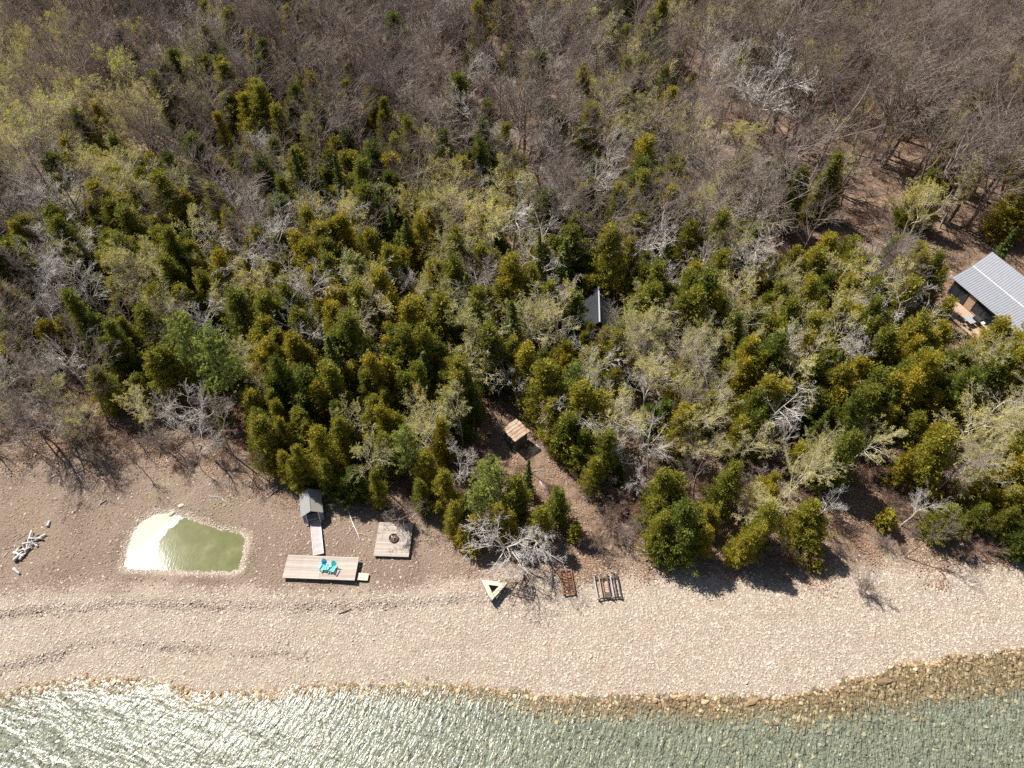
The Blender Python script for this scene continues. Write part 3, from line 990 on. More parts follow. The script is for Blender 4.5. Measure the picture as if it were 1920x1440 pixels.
# ------------------------------------------------------------------ landmark trees one can point at: kind, tip in the photo, height, width, lean, what tells it apart
LM = [
 ('white', 1452, 95, 17, 1.15, (0, 0), 'big white leafless tree with broad bright crown, far right-hand woods'),
 ('white', 1408, 58, 15, .6, (0, 0), 'slender white leafless tree just behind the big bright-crowned one'),
 ('white', 895, 165, 12, 1.0, (0, 0), 'white leafless tree standing alone among grey far woods, upper middle'),
 ('white', 868, 80, 11, .9, (0, 0), 'pale leafless tree near the top edge, upper middle of the woods'),
 ('white', 938, 238, 10, 1.0, (0, 0), 'round white leafless crown above a small clump of dark cedars'),
 ('white', 1143, 232, 11, .85, (0, 0), 'white leafless tree with visible pale trunk, beside olive cedars'),
 ('white', 962, 345, 12, .9, (0, 0), 'tall pale leafless tree directly right of a broad yellowish white crown'),
 ('aspen', 900, 378, 12, 1.15, (0, 0), 'broad yellowish white budding crown in the middle of the woods'),
 ('white', 1236, 398, 12, 1.05, (0, 0), 'bright white leafless crown above and right of the dark cabin roof'),
 ('white', 1452, 428, 12, 1.1, (0, 0), 'pale leafless tree with wide twiggy crown right of the white pair'),
 ('white', 1312, 455, 10, 1.0, (0, 0), 'round white leafless crown right of the dark-roofed cabin'),
 ('white', 772, 488, 9, 1.0, (0, 0), 'white leafless crown ringed by dark cedars left of the cabin'),
 ('white', 372, 556, 9, 1.1, (0, 0), 'low pale leafless crown behind the two big left-hand pines'),
 ('white', 38, 530, 11, 1.0, (0, 0), 'white leafless tree at the left edge of the picture, mid-height'),
 ('white', 132, 508, 10, .95, (0, 0), 'pale leafless tree one place in from the left edge'),
 ('white', 1130, 645, 10, .95, (0, 0), 'spreading pale leafless tree below the dark cabin roof'),
 ('white', 1225, 690, 10, .85, (0, 0), 'pale leafless tree lower right of the dark cabin'),
 ('white', 1066, 600, 9, .6, (0, 0), 'narrow white leafless tree at the lower left corner of the dark roof'),
 ('aspen', 1010, 580, 10, 1.1, (0, 0), 'bright yellow green budding tree left of the dark cabin roof'),
 ('white', 1168, 790, 9, 1.0, (0, 0), 'white leafless tree right of the brown footpath'),
 ('white', 1238, 800, 9, 1.0, (0, 0), 'white leafless tree second to the right of the brown footpath'),
 ('white', 1165, 720, 8, .9, (0, 0), 'white crooked leafless tree over a dark gap right of the shed'),
 ('aspen', 683, 825, 8.5, .95, (0, 0), 'yellowish white budding crown behind the small square deck'),
 ('white', 855, 838, 8, 1.0, (0, 0), 'crooked white leafless tree left of the rusty shed'),
 ('white', 318, 736, 7, 1.0, (0, .2), 'pale leafless tree leaning left above the green pond'),
 ('white', 300, 795, 6, .9, (.1, -.5), 'white leafless tree leaning far left with bare pale trunk'),
 ('aspen', 1552, 870, 9, 1.0, (-.05, .38), 'pale trunked budding tree leaning right above the beach'),
 ('white', 1600, 925, 6, .8, (-.1, .5), 'small white leafless tree leaning hard right on brown ground'),
 ('white', 1892, 715, 9, 1.15, (0, 0), 'bright white leafless crown at the right edge below the house'),
 ('white', 1765, 925, 7, .9, (0, .2), 'white leafless tree right of the reddish thicket'),
 ('white', 975, 690, 8, .8, (0, 0), 'small round white leafless crown up behind the rusty shed'),
 ('white', 580, 630, 8, .7, (0, 0), 'small white leafless crown beside the tall dark spruce'),
 ('white', 1500, 790, 8, .8, (0, .1), 'pale leafless tree leaning right in the scrub of the right half'),
 ('aspen', 1680, 790, 9, 1.1, (0, .3), 'yellowish budding tree with pale trunk leaning right below the house'),
 ('aspen', 1440, 800, 8, 1.0, (0, .2), 'yellowish budding tree leaning right in the open scrub'),
 ('aspen', 1400, 225, 11, 1.0, (0, 0), 'golden budding crown just below the big white crowned tree'),
 ('aspen', 1840, 315, 11, .9, (0, .1), 'yellow green budding tree above the metal-roofed house'),
 ('aspen', 1745, 345, 11, .85, (0, 0), 'yellow budding tree with long pale trunk left of the house'),
 ('aspen', 200, 90, 14, 1.1, (0, 0), 'big pale yellow green budding crown at the upper left'),
 ('aspen', 75, 185, 14, 1.3, (0, 0), 'widest yellow green budding crown at the far left'),
 ('aspen', 830, 520, 9, 1.1, (0, 0), 'yellow budding tree with pale limbs left of the dark cabin'),
 ('aspen', 690, 660, 8, 1.0, (0, 0), 'yellow green budding tree in the middle of the cedar stand'),
 ('aspen', 775, 745, 8, .9, (0, 0), 'yellow budding tree up behind the rusty shed on its left'),
 ('cedar', 485, 160, 13, 1.0, (0, 0), 'dark cedar, tallest of the small clump at the upper left'),
 ('cedar', 455, 175, 11, 1.0, (0, 0), 'olive cedar at the left of the upper left clump'),
 ('cedar', 515, 200, 11, 1.0, (0, 0), 'olive cedar at the right of the upper left clump'),
 ('cedar', 405, 212, 10, .8, (0, 0), 'narrow cedar standing alone left of the upper left clump'),
 ('spruce', 548, 278, 12, .9, (0, 0), 'tall dark pointed spruce above the yellow budding stand'),
 ('spruce', 625, 290, 12, .9, (0, 0), 'dark pointed spruce right of its taller twin above the budding stand'),
 ('cedar', 292, 325, 13, 1.1, (0, 0), 'large dark cedar cone in the left half, far'),
 ('cedar', 340, 358, 10, 1.0, (0, 0), 'smaller cedar at the right foot of the large left-hand cone'),
 ('cedar', 718, 185, 10, .9, (0, 0), 'lone olive cedar in the grey far woods, upper middle'),
 ('cedar', 900, 262, 11, 1.0, (0, 0), 'olive cedar left of the round white crown'),
 ('cedar', 965, 285, 8, 1.2, (0, 0), 'bushy dark cedar below the round white crown'),
 ('cedar', 1095, 235, 8, 1.0, (0, 0), 'olive cedar left of the white tree with visible trunk'),
 ('spruce', 797, 300, 11, .7, (0, 0), 'narrow bright green spruce in the middle of the woods'),
 ('cedar', 1147, 428, 13, 1.05, (0, 0), 'tall full cedar right behind the dark cabin roof'),
 ('spruce', 1012, 440, 12, .7, (0, 0), 'narrow dark spruce left of the cabin, farther back'),
 ('spruce', 1050, 478, 10, 1.0, (0, 0), 'broad dark green spruce left of the cabin'),
 ('cedar', 1022, 680, 11, 1.05, (0, 0), 'tall full cedar right behind the rusty shed'),
 ('pine', 1078, 680, 11, .75, (0, 0), 'bright green feathery pine right of the rusty shed'),
 ('spruce', 612, 630, 12, 1.0, (0, 0), 'tall dark spruce in the middle of the left half'),
 ('cedar', 515, 672, 11, .8, (0, 0), 'narrow tall cedar right of the two big left-hand pines'),
 ('cedar', 588, 718, 9, .9, (0, 0), 'cedar above the little hut, left of its taller neighbour'),
 ('cedar', 628, 755, 8, .9, (0, 0), 'cedar above the little hut, farthest right of three'),
 ('cedar', 553, 838, 7.5, .85, (0, 0), 'cedar rising right behind the little grey hut'),
 ('cedar', 605, 865, 6.5, .95, (0, 0), 'cedar at the right shoulder of the little grey hut'),
 ('cedar', 520, 785, 7.5, .8, (0, 0), 'cedar at the left end of the stand behind the hut'),
 ('spruce', 893, 728, 7.5, .8, (0, 0), 'small pointed bright green spruce left of the rusty shed'),
 ('pine', 330, 598, 12, 1.0, (0, 0), 'large feathery green pine above the pond, left of the pair'),
 ('pine', 390, 628, 13, 1.0, (0, 0), 'large dark pine above the pond, right of the pair'),
 ('cedar', 250, 705, 6, 1.2, (0, 0), 'low dark cedar at the left foot of the big pines'),
 ('pine', 752, 806, 10, .95, (0, 0), 'bluish green pine behind the small square deck'),
 ('pine', 918, 872, 9, 1.05, (0, 0), 'rounded bluish green pine left of the footpath'),
 ('pine', 892, 920, 7.5, 1.0, (0, 0), 'lower bluish green pine nearest the triangular timber frame'),
 ('spruce', 992, 862, 7.5, .75, (0, 0), 'narrow bright green spruce beside the brown footpath'),
 ('cedar', 970, 895, 8, 1.05, (0, 0), 'full cedar left of the narrow spruce by the footpath'),
 ('cedar', 1048, 918, 7, 1.1, (0, 0), 'full cedar in the bend of the footpath'),
 ('cedar', 1095, 808, 6.5, 1.05, (0, 0), 'rounded golden cedar at the right side of the footpath'),
 ('cedar', 1118, 862, 6.5, 1.0, (0, 0), 'golden cedar lower down the right side of the footpath'),
 ('youngcedar', 1080, 985, 3.2, .7, (0, 0), 'small bright cedar at the lower end of the footpath'),
 ('youngcedar', 975, 985, 2.6, .7, (0, 0), 'small green cedar behind the fallen white crowns on the beach'),
 ('youngcedar', 886, 1018, 2.4, .95, (0, 0), 'small round golden cedar left of the triangular timber frame'),
 ('youngcedar', 1533, 1035, 2.2, 1.0, (0, 0), 'small round golden cedar at the edge of the pale beach'),
 ('youngcedar', 1672, 962, 3.0, .95, (0, 0), 'small golden cedar on bare brown ground, right half'),
 ('cedar', 1255, 885, 4.5, 1.1, (0, 0), 'low dark green cedar in the brown scrub'),
 ('cedar', 1447, 950, 8.0, 1.05, (0, 0), 'dark full cedar casting its shadow on the pale beach'),
 ('cedar', 1290, 945, 9.0, 1.15, (0, 0), 'widest cedar at the beach, casting the largest shadow'),
 ('cedar', 1245, 965, 7.5, 1.0, (0, 0), 'cedar at the left of the wide beach-edge clump'),
 ('cedar', 1330, 990, 5.5, 1.1, (0, 0), 'low cedar at the right foot of the wide beach-edge clump'),
 ('cedar', 1455, 888, 6, .95, (0, 0), 'cedar up behind the dark full beach-edge cedar'),
 ('cedar', 1790, 952, 6, 1.3, (0, 0), 'wide golden cedar at the beach edge, right corner'),
 ('cedar', 1850, 950, 5.5, 1.3, (0, 0), 'wide golden cedar next to the picture edge, above the beach'),
 ('cedar', 1905, 955, 5.5, 1.2, (0, 0), 'golden cedar cut by the right picture edge above the beach'),
 ('thicket', 1848, 1000, 3.2, 1.3, (0, 0), 'reddish brown leafless thicket in front of the wide golden cedars'),
 ('spruce', 1565, 760, 8, .7, (0, .12), 'pointed yellow green spruce in the right-hand scrub'),
 ('spruce', 1908, 425, 9, 1.1, (0, 0), 'dark green spruce behind the metal roof'),
 ('cedar', 1885, 600, 9, 1.3, (0, 0), 'full cedar right below the house roof'),
 ('cedar', 1820, 655, 8, 1.3, (0, 0), 'wide golden cedar below the house deck'),
 ('cedar', 1760, 735, 8, 1.3, (0, 0), 'golden cedar left of the bright white crown at the right'),
 ('cedar', 1775, 500, 7, .9, (0, 0), 'golden cedar at the left corner of the house'),
 ('cedar', 1545, 325, 9, .8, (0, 0), 'narrow golden cedar by the open ground, upper right'),
 ('cedar', 1537, 470, 9, 1.1, (0, 0), 'golden cedar at the top of the right-hand cedar belt'),
 ('cedar', 1470, 530, 9, 1.15, (0, 0), 'dark cedar at the left of the right-hand cedar belt'),
 ('cedar', 1600, 520, 9, 1.1, (0, 0), 'cedar in the middle of the right-hand cedar belt'),
 ('cedar', 1108, 606, 7.0, .7, (0, 0), 'cedar standing right in front of the dark cabin'),
 ('thicket', 1690, 820, 4.6, 1.7, (0, 0), 'large reddish brown leafless thicket above the beach'),
 ('thicket', 1640, 870, 3.5, 1.2, (0, 0), 'reddish brown leafless thicket left of the larger one'),
 ('greybrush', 1130, 900, 4.2, 1.1, (0, 0), 'dark grey leafless shrub right of the footpath'),
 ('thicket', 1150, 960, 3.4, 1.1, (0, 0), 'brownish leafless shrub near the foot of the path'),
 ('thicket', 440, 755, 4.5, 1.3, (0, 0), 'brown leafless thicket above the pond at the foot of the pines'),
 ('thicket', 470, 800, 3.8, 1.1, (0, 0), 'brown leafless thicket left of the hut stand'),
 ('greybrush', 1046, 818, 3.2, .9, (0, 0), 'grey leafless shrub to the right of the rusty shed'),
 ('greybrush', 1440, 880, 4.0, 1.3, (0, 0), 'dark bluish leafless shrub left of a cedar in the right-hand scrub'),
 ('white', 1195, 880, 5.5, 1.0, (0, 0), 'low white leafless tree right of the golden footpath cedars'),
 ('cedar', 1165, 870, 4.0, .9, (0, 0), 'low green cedar right of the golden footpath cedars'),
 ('thicket', 1200, 940, 3.2, 1.2, (0, 0), 'reddish leafless thicket left of the wide beach-edge clump'),
 ('greybrush', 1160, 930, 3.0, 1.1, (0, 0), 'grey leafless shrub between the path foot and the wide clump'),
 ('cedar', 1015, 955, 6.5, 1.1, (0, 0), 'full cedar behind the bent white trees on the beach'),
 ('cedar', 935, 950, 6.5, 1.1, (0, 0), 'olive cedar between the lower pine and the bent white trees'),
 ('cedar', 795, 850, 8.0, .95, (0, 0), 'olive cedar between the bluish pine and the rusty shed'),
 ('aspen', 640, 760, 8.0, .9, (0, 0), 'yellowish budding tree up behind the crooked pale branch'),
 ('cedar', 700, 885, 7.0, .85, (0, 0), 'narrow bright cedar between the hut and the square deck'),
 ('thicket', 885, 820, 4.0, 1.1, (0, 0), 'dark reddish leafless thicket left of the rusty shed'),
 ('cedar', 850, 945, 6.5, 1.05, (0, 0), 'olive cedar at the front, right of the square deck'),
 ('cedar', 830, 885, 8, 1.0, (0, 0), 'tall olive cedar right behind the square deck'),
]
for k, u, v, H, wd, ln, lab in LM:
    x, y = top_at(u, v, H)
    if ln != (0, 0):                       # the tip of a leaning tree hangs beside its foot
        tip = Matrix.Rotation(ln[0], 3, 'X') @ Matrix.Rotation(ln[1], 3, 'Y') @ Vector((0, 0, H))
        x, y = at_z(u, v, gz(x, y) + tip.z)
        x, y = x - tip.x, y - tip.y
    plant(k + 'bold' if k in ('white', 'aspen') and v < 480 else k, x, y, H, lab, None, ln, wide=wd)
# trees that hang over the beach
p = gp(962, 1022)
plant('dead', p.x, p.y, 8.0, 'white leafless tree bent over the triangular timber frame', None, (R(38), R(-12)), wide=1.1, var=0)
p = gp(992, 1008)
plant('dead', p.x, p.y, 7.8, 'white leafless tree bent over the beach beside the rusty frame', None, (R(34), R(14)), wide=.9, var=1)
p = gp(752, 950)
plant('dead', p.x, p.y, 6.0, 'grey brown leafless tree drooping over the small square deck', None, (R(40), R(-8)), wide=1.1, var=2)
p = gp(1618, 1108)
plant('greybrush', p.x, p.y, 3.6, 'dark leafless sapling standing on the pale beach', None, (0, 0), wide=.8, var=1)
p = gp(1695, 1045)
plant('hardwood', p.x, p.y, 7.5, 'bare grey tree leaning right at the edge of the pale beach', None, (R(-4), R(16)), wide=.8, var=4)
for i, (u, v, H, lean) in enumerate([(112, 905, 6, -18), (210, 915, 5, -6), (275, 912, 5.5, 3), (345, 880, 6, -10), (380, 905, 4.5, 0), (430, 905, 5, 8), (468, 915, 5.5, -5), (500, 920, 5, 4)]):
    p = gp(u, v - 22)
    plant('hardwood', p.x, p.y, H, 'small bare tree at the edge of the brown beach, number %s from the left' % ('one two three four five six seven eight'.split()[i]), 'bare trees along the edge of the brown beach', (R(4), R(lean)), wide=.8)

# ------------------------------------------------------------------ the rest of the woods: mix of kinds read off the photograph, cell by cell (160 photo pixels)
GRID = [
 'HHHHHHAA HHHHHHAC HHHHACW HHHHHCC HHHHHHC HHHHHWC HHHHHHCW HHHHHCA HHHHHCWA HHHHHHCA HHHHHHHA HHHHHHA',
 'AAAHHW HHAAHHC HHHHCC CCCHHW HHHHCC HHHWC HHHWC CCHHA HHHAW HHHHAC HHHHHA HHHAC',
 'AHCWHC AACCHC WHHCCA CCCWHS CCCAHS AACCCH WHHCCS SCCHCC HWCHHA HCHHC AHHHH HHHAC',
 'WWCCHC CAACCC AACCCC ACCCWC ACCCCC ACCCWSC CCCAWS CCCWCA CCAHAC CCCAAC CCCCAW CCCC',
 'HHAWB HABBC CCCSCA CCCCSCC CCCCACC CCCCSAC CCACCC WAHCAC WCACCC AACCSC ACCCC CCCCA',
 'HAC HWBT WTBHH CCCCCC CACCCA CACCAC CCCW WCTBC ACTCH AACHT TTHCB CACAC',
 'T T T C C C BTC BTTC CCA CB B CC',
]
DENS = [
 [.46, .44, .44, .46, .46, .44, .44, .44, .40, .34, .28, .28],
 [.62, .52, .52, .62, .56, .54, .54, .58, .48, .38, .32, .36],
 [.88, .85, .78, .92, .95, .95, .88, .95, .75, .55, .42, .46],
 [1, 1, 1, 1, 1, 1, 1, 1, 1, 1, 1, .9],
 [.8, .6, 1, 1, 1, 1, 1, 1, 1, 1, 1, 1],
 [.55, .45, .55, 1, 1, 1, 1, 1, 1, .95, .9, 1],
 [0, 0, 0, .6, .6, .7, .9, 1, .85, .6, .5, .85],
]
GRID = [r.split() for r in GRID]
KIND = dict(H='hardwood', W='white', A='aspen', C='cedar', S='spruce', P='pine', T='thicket', B='greybrush')
HTS = dict(hardwood=(9.5, 15), white=(8, 12.5), aspen=(7.5, 12.5), cedar=(6.5, 12.5), spruce=(7, 11.5), pine=(8, 12), thicket=(2.2, 4), greybrush=(2.2, 4.2))
KEEP = [(1785, 470, 1925, 620), (1092, 536, 1162, 596), (942, 782, 996, 842), (1015, 862, 1050, 890), (1090, 920, 1108, 965), (1135, 1015, 1165, 1055), (525, 950, 795, 1100), (895, 1050, 1190, 1130),
        (1610, 352, 1670, 385), (1745, 445, 1795, 475), (1575, 900, 1660, 985), (1700, 940, 1750, 1040), (0, 912, 500, 1440)]
LMBOX = []
for (k, u, v, H, wd, ln, lab), (px_, py_, ph_) in zip(LM, PLACED):
    if H < 4:
        continue
    um, vm, dm = proj(px_, py_, 1 + .62 * H)
    rp = (.17 if k in ('cedar', 'spruce') else .26) * H * wd * FPX / dm
    LMBOX.append((um + ln[1] * .5 * H * FPX / dm, v + .12 * (vm - v), rp * (.75 if v < 500 else .5), abs(vm - v) * (.85 if v < 500 else .55), py_))
prg = np.random.default_rng(77)
cands = []
step = 2.5
for gy in np.arange(30, 214, step):
    half = 14 + (gy * ST + CAM_H * CT) * 960 / FPX
    for gx in np.arange(-half, half, step):
        x = gx + prg.uniform(-.48, .48) * step
        y = gy + prg.uniform(-.48, .48) * step
        if y < np.interp(x, FEX, FEY) + .8:
            continue
        u, v, dep = proj(x, y, 7.0)
        ci, ri = int(np.clip(u // 160, 0, 11)), int(np.clip(v // 160, 0, 6))
        pr = prg.random()
        if pr > DENS[ri][ci]:
            continue
        # neighbouring cells blend into each other
        cj, rj = int(np.clip((u + prg.normal() * 40) // 160, 0, 11)), int(np.clip((v + prg.normal() * 40) // 160, 0, 6))
        mix = GRID[rj][cj]
        k = KIND[mix[prg.integers(len(mix))]]
        a, b2 = HTS[k]
        H = prg.uniform(a, b2)
        edge = y - np.interp(x, FEX, FEY)
        if k == 'hardwood' and u > 1400 and v < 460:
            H *= 1.25
        H *= .72 + .28 * min(1, max(0, edge / 16))
        if any(math.hypot(px - x, py - y) < (1.7 if ph > 4 else 1.2) for px, py, ph in PLACED[:len(LM) + 13]):
            continue
        bad = False
        cw = (.13 if k in ('cedar', 'spruce') else .2) * H
        for f in (0.0, .3, .6, .95):
            uu, vv, dd = proj(x, y, 1 + f * H)
            wpx = cw * FPX / dd * (.2 if f == 0 else 1 if f < .9 else .3)
            for x0, y0, x1, y1 in KEEP:
                if uu + wpx > x0 and uu - wpx < x1 and vv + wpx * .5 > y0 and vv - wpx * .5 < y1:
                    bad = True
        if bad:
            continue
        ut, vt, dt = proj(x, y, 1 + H)
        ub, vb, db = proj(x, y, 1 + .42 * H)
        wpx = (.15 if k in ('cedar', 'spruce') else .24) * H * FPX / dt
        for lu, lv_, lr, lh, ly in LMBOX:
            if y < ly + .8 and abs((ut + ub) / 2 - lu) < lr + wpx * .75 and vt < lv_ + lh and vb > lv_:
                bad = True
        if any(math.hypot(x + .59 * (h_ - 2.5) - .47, y - .487 * (h_ - 2.5) - 50.25) < 2.3 for h_ in np.arange(2.5, H, .8)):
            continue
        if bad and prg.random() < .9:
            continue
        uu, vv, dd = proj(x, y, 1 + .6 * H)
        inframe = -60 < uu < 1980 and -60 < vv < 1500
        cands.append((H / dd if inframe else H / dd * .3, k, x, y, H, uu, vv))
ANCH = [(605, 1065, 'the long deck'), (580, 955, 'the grey hut'), (738, 1012, 'the square deck'), (350, 1020, 'the green pond'), (968, 805, 'the rusty-roofed shed'), (1122, 570, 'the dark cabin'),
        (1865, 530, 'the metal-roofed house'), (927, 1108, 'the timber triangle'), (1138, 1098, 'the dock section'), (1445, 150, 'the bright white crown'), (485, 200, 'the far cedar clump'),
        (895, 195, 'the lone far white tree'), (940, 265, 'the round white crown'), (1140, 265, 'the white-trunked tree'), (900, 430, 'the broad yellowish crown'), (300, 380, 'the big left cedar cone'),
        (360, 680, 'the two big pines'), (612, 700, 'the tall dark spruce'), (50, 560, 'the left edge white tree'), (1890, 750, 'the right edge white crown'), (1690, 860, 'the big reddish thicket'),
        (1540, 930, 'the right-leaning aspen'), (1300, 1020, 'the widest beach cedar'), (200, 130, 'the upper budding crown'), (75, 230, 'the widest budding crown'), (1400, 260, 'the golden budding crown'),
        (1810, 990, 'the golden beach-edge cedars'), (1570, 560, 'the right-hand cedar belt'), (1640, 365, 'the open brown clearing'), (1100, 845, 'the golden path cedar'), (690, 700, 'the yellow tree amid cedars'),
        (1920, 0, 'the top right corner'), (0, 0, 'the top left corner'), (640, 0, 'the top edge, left-centre'), (960, 0, 'the middle of the top edge'), (1280, 0, 'the top edge, right-centre'), (1600, 0, 'the top edge far right'), (320, 0, 'the top edge far left')]
def where(u, v):
    d, a = min((math.hypot(u - a[0], v - a[1]), a) for a in ANCH)
    du, dv = u - a[0], v - a[1]
    an = math.degrees(math.atan2(-dv, du)) % 360
    dr = ['right of', 'above right of', 'above', 'above left of', 'left of', 'below left of', 'below', 'below right of'][int((an + 22.5) // 45) % 8]
    return ('close ' if d < 55 else '' if d < 110 else 'well ' if d < 170 else 'far ') + dr + ' ' + a[2]
LOOK = dict(hardwood='grey leafless hardwood', white='pale leafless tree', aspen='yellow budding tree', cedar='olive cedar', spruce='dark spruce', pine='green pine',
            thicket='reddish leafless thicket', greybrush='grey leafless shrub')
cands.sort(key=lambda c: -c[0])
count = {}
rest = {}
SAME = {}
for sz, k, x, y, H, uu, vv in cands:
    count[k] = count.get(k, 0) + 1
    if count[k] > 285:
        rest.setdefault(k, []).append((x, y, H))
        continue
    a_, b_ = HTS[k]
    q_ = (H - a_ * .72) / (b_ - a_ * .72)
    lab = '%s %s %s' % ('tall' if q_ > .66 else 'middling' if q_ > .33 else 'low', LOOK[k], where(uu, vv))
    e = plant('hardbold' if k == 'hardwood' and vv < 430 else k, x, y, H, lab, LOOK[k] + 's filling the woods', (prg.normal() * .04, prg.normal() * .05), wide=prg.uniform(1.0, 1.35) if k == 'hardwood' else prg.uniform(.85, 1.2))
    SAME.setdefault(lab, []).append((uu, e))
for lab, es in SAME.items():
    if len(es) in (2, 3):
        for (uu, e), w in zip(sorted(es, key=lambda q: q[0]), ('left one', 'right one') if len(es) == 2 else ('left one', 'middle one', 'right one')):
            e['label'] = lab + ', ' + w
    elif len(es) in range(4, 11):
        for (uu, e), w in zip(sorted(es, key=lambda q: q[0]), ('leftmost', 'second', 'third', 'fourth', 'fifth', 'sixth', 'seventh', 'eighth', 'ninth', 'tenth')):
            e['label'] = lab + ', ' + w + ('' if w == 'leftmost' else ' from left')
    for uu, e in es:
        if len(e['label'].split()) > 16:
            e['label'] = e['label'].replace(' from left', '')
print('TREES', count, {k: len(v) for k, v in rest.items()})
def tree_mass(name, kind, pts, label):
    kind = 'hardbold' if kind == 'hardwood' else kind
    r = np.random.default_rng(len(pts))
    coll = variant_collection(name + '_kinds', [v[3] for v in VAR[kind]])
    A = np.array(pts)
    n = len(A)
    s = A[:, 2] / VAR[kind][0][0]
    scatter(name, coll, np.stack([A[:, 0], A[:, 1], ground_z(A[:, 0], A[:, 1])], 1), np.stack([r.normal(0, .04, n), r.normal(0, .04, n), r.uniform(0, 6.28, n)], 1),
            np.stack([s * r.uniform(1.0, 1.35, n)] * 2 + [s], 1), r.integers(0, len(VAR[kind]), n), label, 'trees')
for k, pts in rest.items():
    tree_mass('distant_' + NAMES[k].replace('_tree', '') + '_woods', k, pts, 'mass of %ss farther back in the woods' % LOOK[k])

# low brush and saplings under the trees: nobody could count it
br = np.random.default_rng(9)
n = 5200
bx = br.uniform(-130, 130, n)
by = br.uniform(32, 205, n)
okb = (by > np.interp(bx, FEX, FEY) + .3 + br.exponential(.5, n)) & (np.abs(bx) < 12 + (by * ST + CAM_H * CT) * 960 / FPX)
for (x0, y0, x1, y1) in KEEP[0:7]:
    uu, vv, dd = proj(bx, by, 1.5)
    okb &= ~((uu > x0 - 10) & (uu < x1 + 10) & (vv > y0 - 10) & (vv < y1 + 10))
bx, by = bx[okb], by[okb]
n = len(bx)
coll = variant_collection('brush_kinds', [v[3] for v in VAR['greybrush']] + [v[3] for v in VAR['thicket']])
s = br.uniform(.22, .62, n)
scatter('understory_brush', coll, np.stack([bx, by, ground_z(bx, by)], 1), np.stack([br.normal(0, .1, n), br.normal(0, .1, n), br.uniform(0, 6.28, n)], 1), np.stack([s * 1.2, s * 1.2, s], 1),
        br.integers(0, 5, n), 'low leafless brush and saplings under the trees', 'brush')

# dead sticks and twigs on the ground
def stick_mesh(name, seed, mat):
    r = np.random.default_rng(seed)
    P = np.cumsum(np.concatenate([[[-.5, 0, 0]], np.stack([np.full(4, .25), r.normal(0, .05, 4), r.normal(0, .02, 4)], 1)]), 0)
    rr = np.linspace(.03, .012, 5)
    p0, p1, a, b2 = list(P[:-1]), list(P[1:]), list(rr[:-1]), list(rr[1:])
    for k in range(3):
        i = r.integers(1, 4)
        p0.append(P[i]); p1.append(P[i] + np.array([.22, r.choice([-1, 1]) * .16, .05])); a.append(.014); b2.append(.006)
    V, Qq = prisms(np.array(p0), np.array(p1), np.array(a), np.array(b2), 4)
    return mk_mesh(name, V, Qq, mats=[mat])
n = 15000
tx = br.uniform(-130, 130, n)
ty = br.uniform(32, 200, n)
ok = (ty > np.interp(tx, FEX, FEY) - br.exponential(1.2, n)) & (np.abs(tx) < 10 + (ty * ST + CAM_H * CT) * 960 / FPX) & (pond_sd(tx, ty) > 1.5)
tx, ty = tx[ok], ty[ok]
n = len(tx)
s = .5 * 5 ** br.random(n)
scatter('fallen_sticks', variant_collection('stick_kinds', [stick_mesh('stick_%d' % i, 900 + i, M['driftwood'] if i % 3 == 0 else M['log_dark']) for i in range(6)]),
        np.stack([tx, ty, ground_z(tx, ty) + .03], 1), np.stack([br.normal(0, .06, n), br.normal(0, .06, n), br.uniform(0, 6.28, n)], 1), np.stack([s, s, s * .8], 1), br.integers(0, 6, n), 'dead sticks strewn over the forest floor', 'sticks')

# drifts of dead leaves
def leaf_patch(name, seed, mat):
    r = np.random.default_rng(seed)
    m_ = 110
    C = np.stack([r.normal(0, .5, m_), r.normal(0, .5, m_), r.uniform(.01, .07, m_)], 1)
    D = np.stack([r.normal(size=m_), r.normal(size=m_), r.normal(0, .25, m_)], 1)
    n_ = len(C)
    D /= np.linalg.norm(D, axis=1, keepdims=True)
    S = np.stack([-D[:, 1], D[:, 0], r.normal(0, .3, n_)], 1)
    sz = r.uniform(.07, .17, n_)[:, None]
    V = np.stack([C - D * sz * .6, C + S * sz * .4, C + D * sz * .6, C - S * sz * .4], 1).reshape(-1, 3)
    return mk_mesh(name, V, np.arange(4 * n_).reshape(-1, 4), mats=[mat])
M['dead_leaf'] = bark('dead_leaf', (.22, .13, .085), (.34, .22, .145), (.46, .33, .23))
n = 16000
tx = br.uniform(-130, 130, n)
ty = 32 + 168 * br.random(n) ** 1.3
ok = (ty > np.interp(tx, FEX, FEY) - br.exponential(1.0, n)) & (np.abs(tx) < 10 + (ty * ST + CAM_H * CT) * 960 / FPX) & (pond_sd(tx, ty) > 1.5)
ok &= (np.sin(tx * .9 + 2 * np.sin(ty * .31)) * np.sin(ty * .7 + 1.5 * np.sin(tx * .37)) + br.normal(0, .5, n) > -.2)
tx, ty = tx[ok], ty[ok]
n = len(tx)
s = br.uniform(.7, 1.5, n)
scatter('leaf_litter', variant_collection('leaf_patch_kinds', [leaf_patch('leaf_patch_%d' % i, 950 + i, M['dead_leaf']) for i in range(5)]),
        np.stack([tx, ty, ground_z(tx, ty) + .015], 1), np.stack([np.zeros(n), np.zeros(n), br.uniform(0, 6.28, n)], 1), np.stack([s, s, s], 1), br.integers(0, 5, n), 'brown dead leaves drifted over the forest floor', 'leaves')

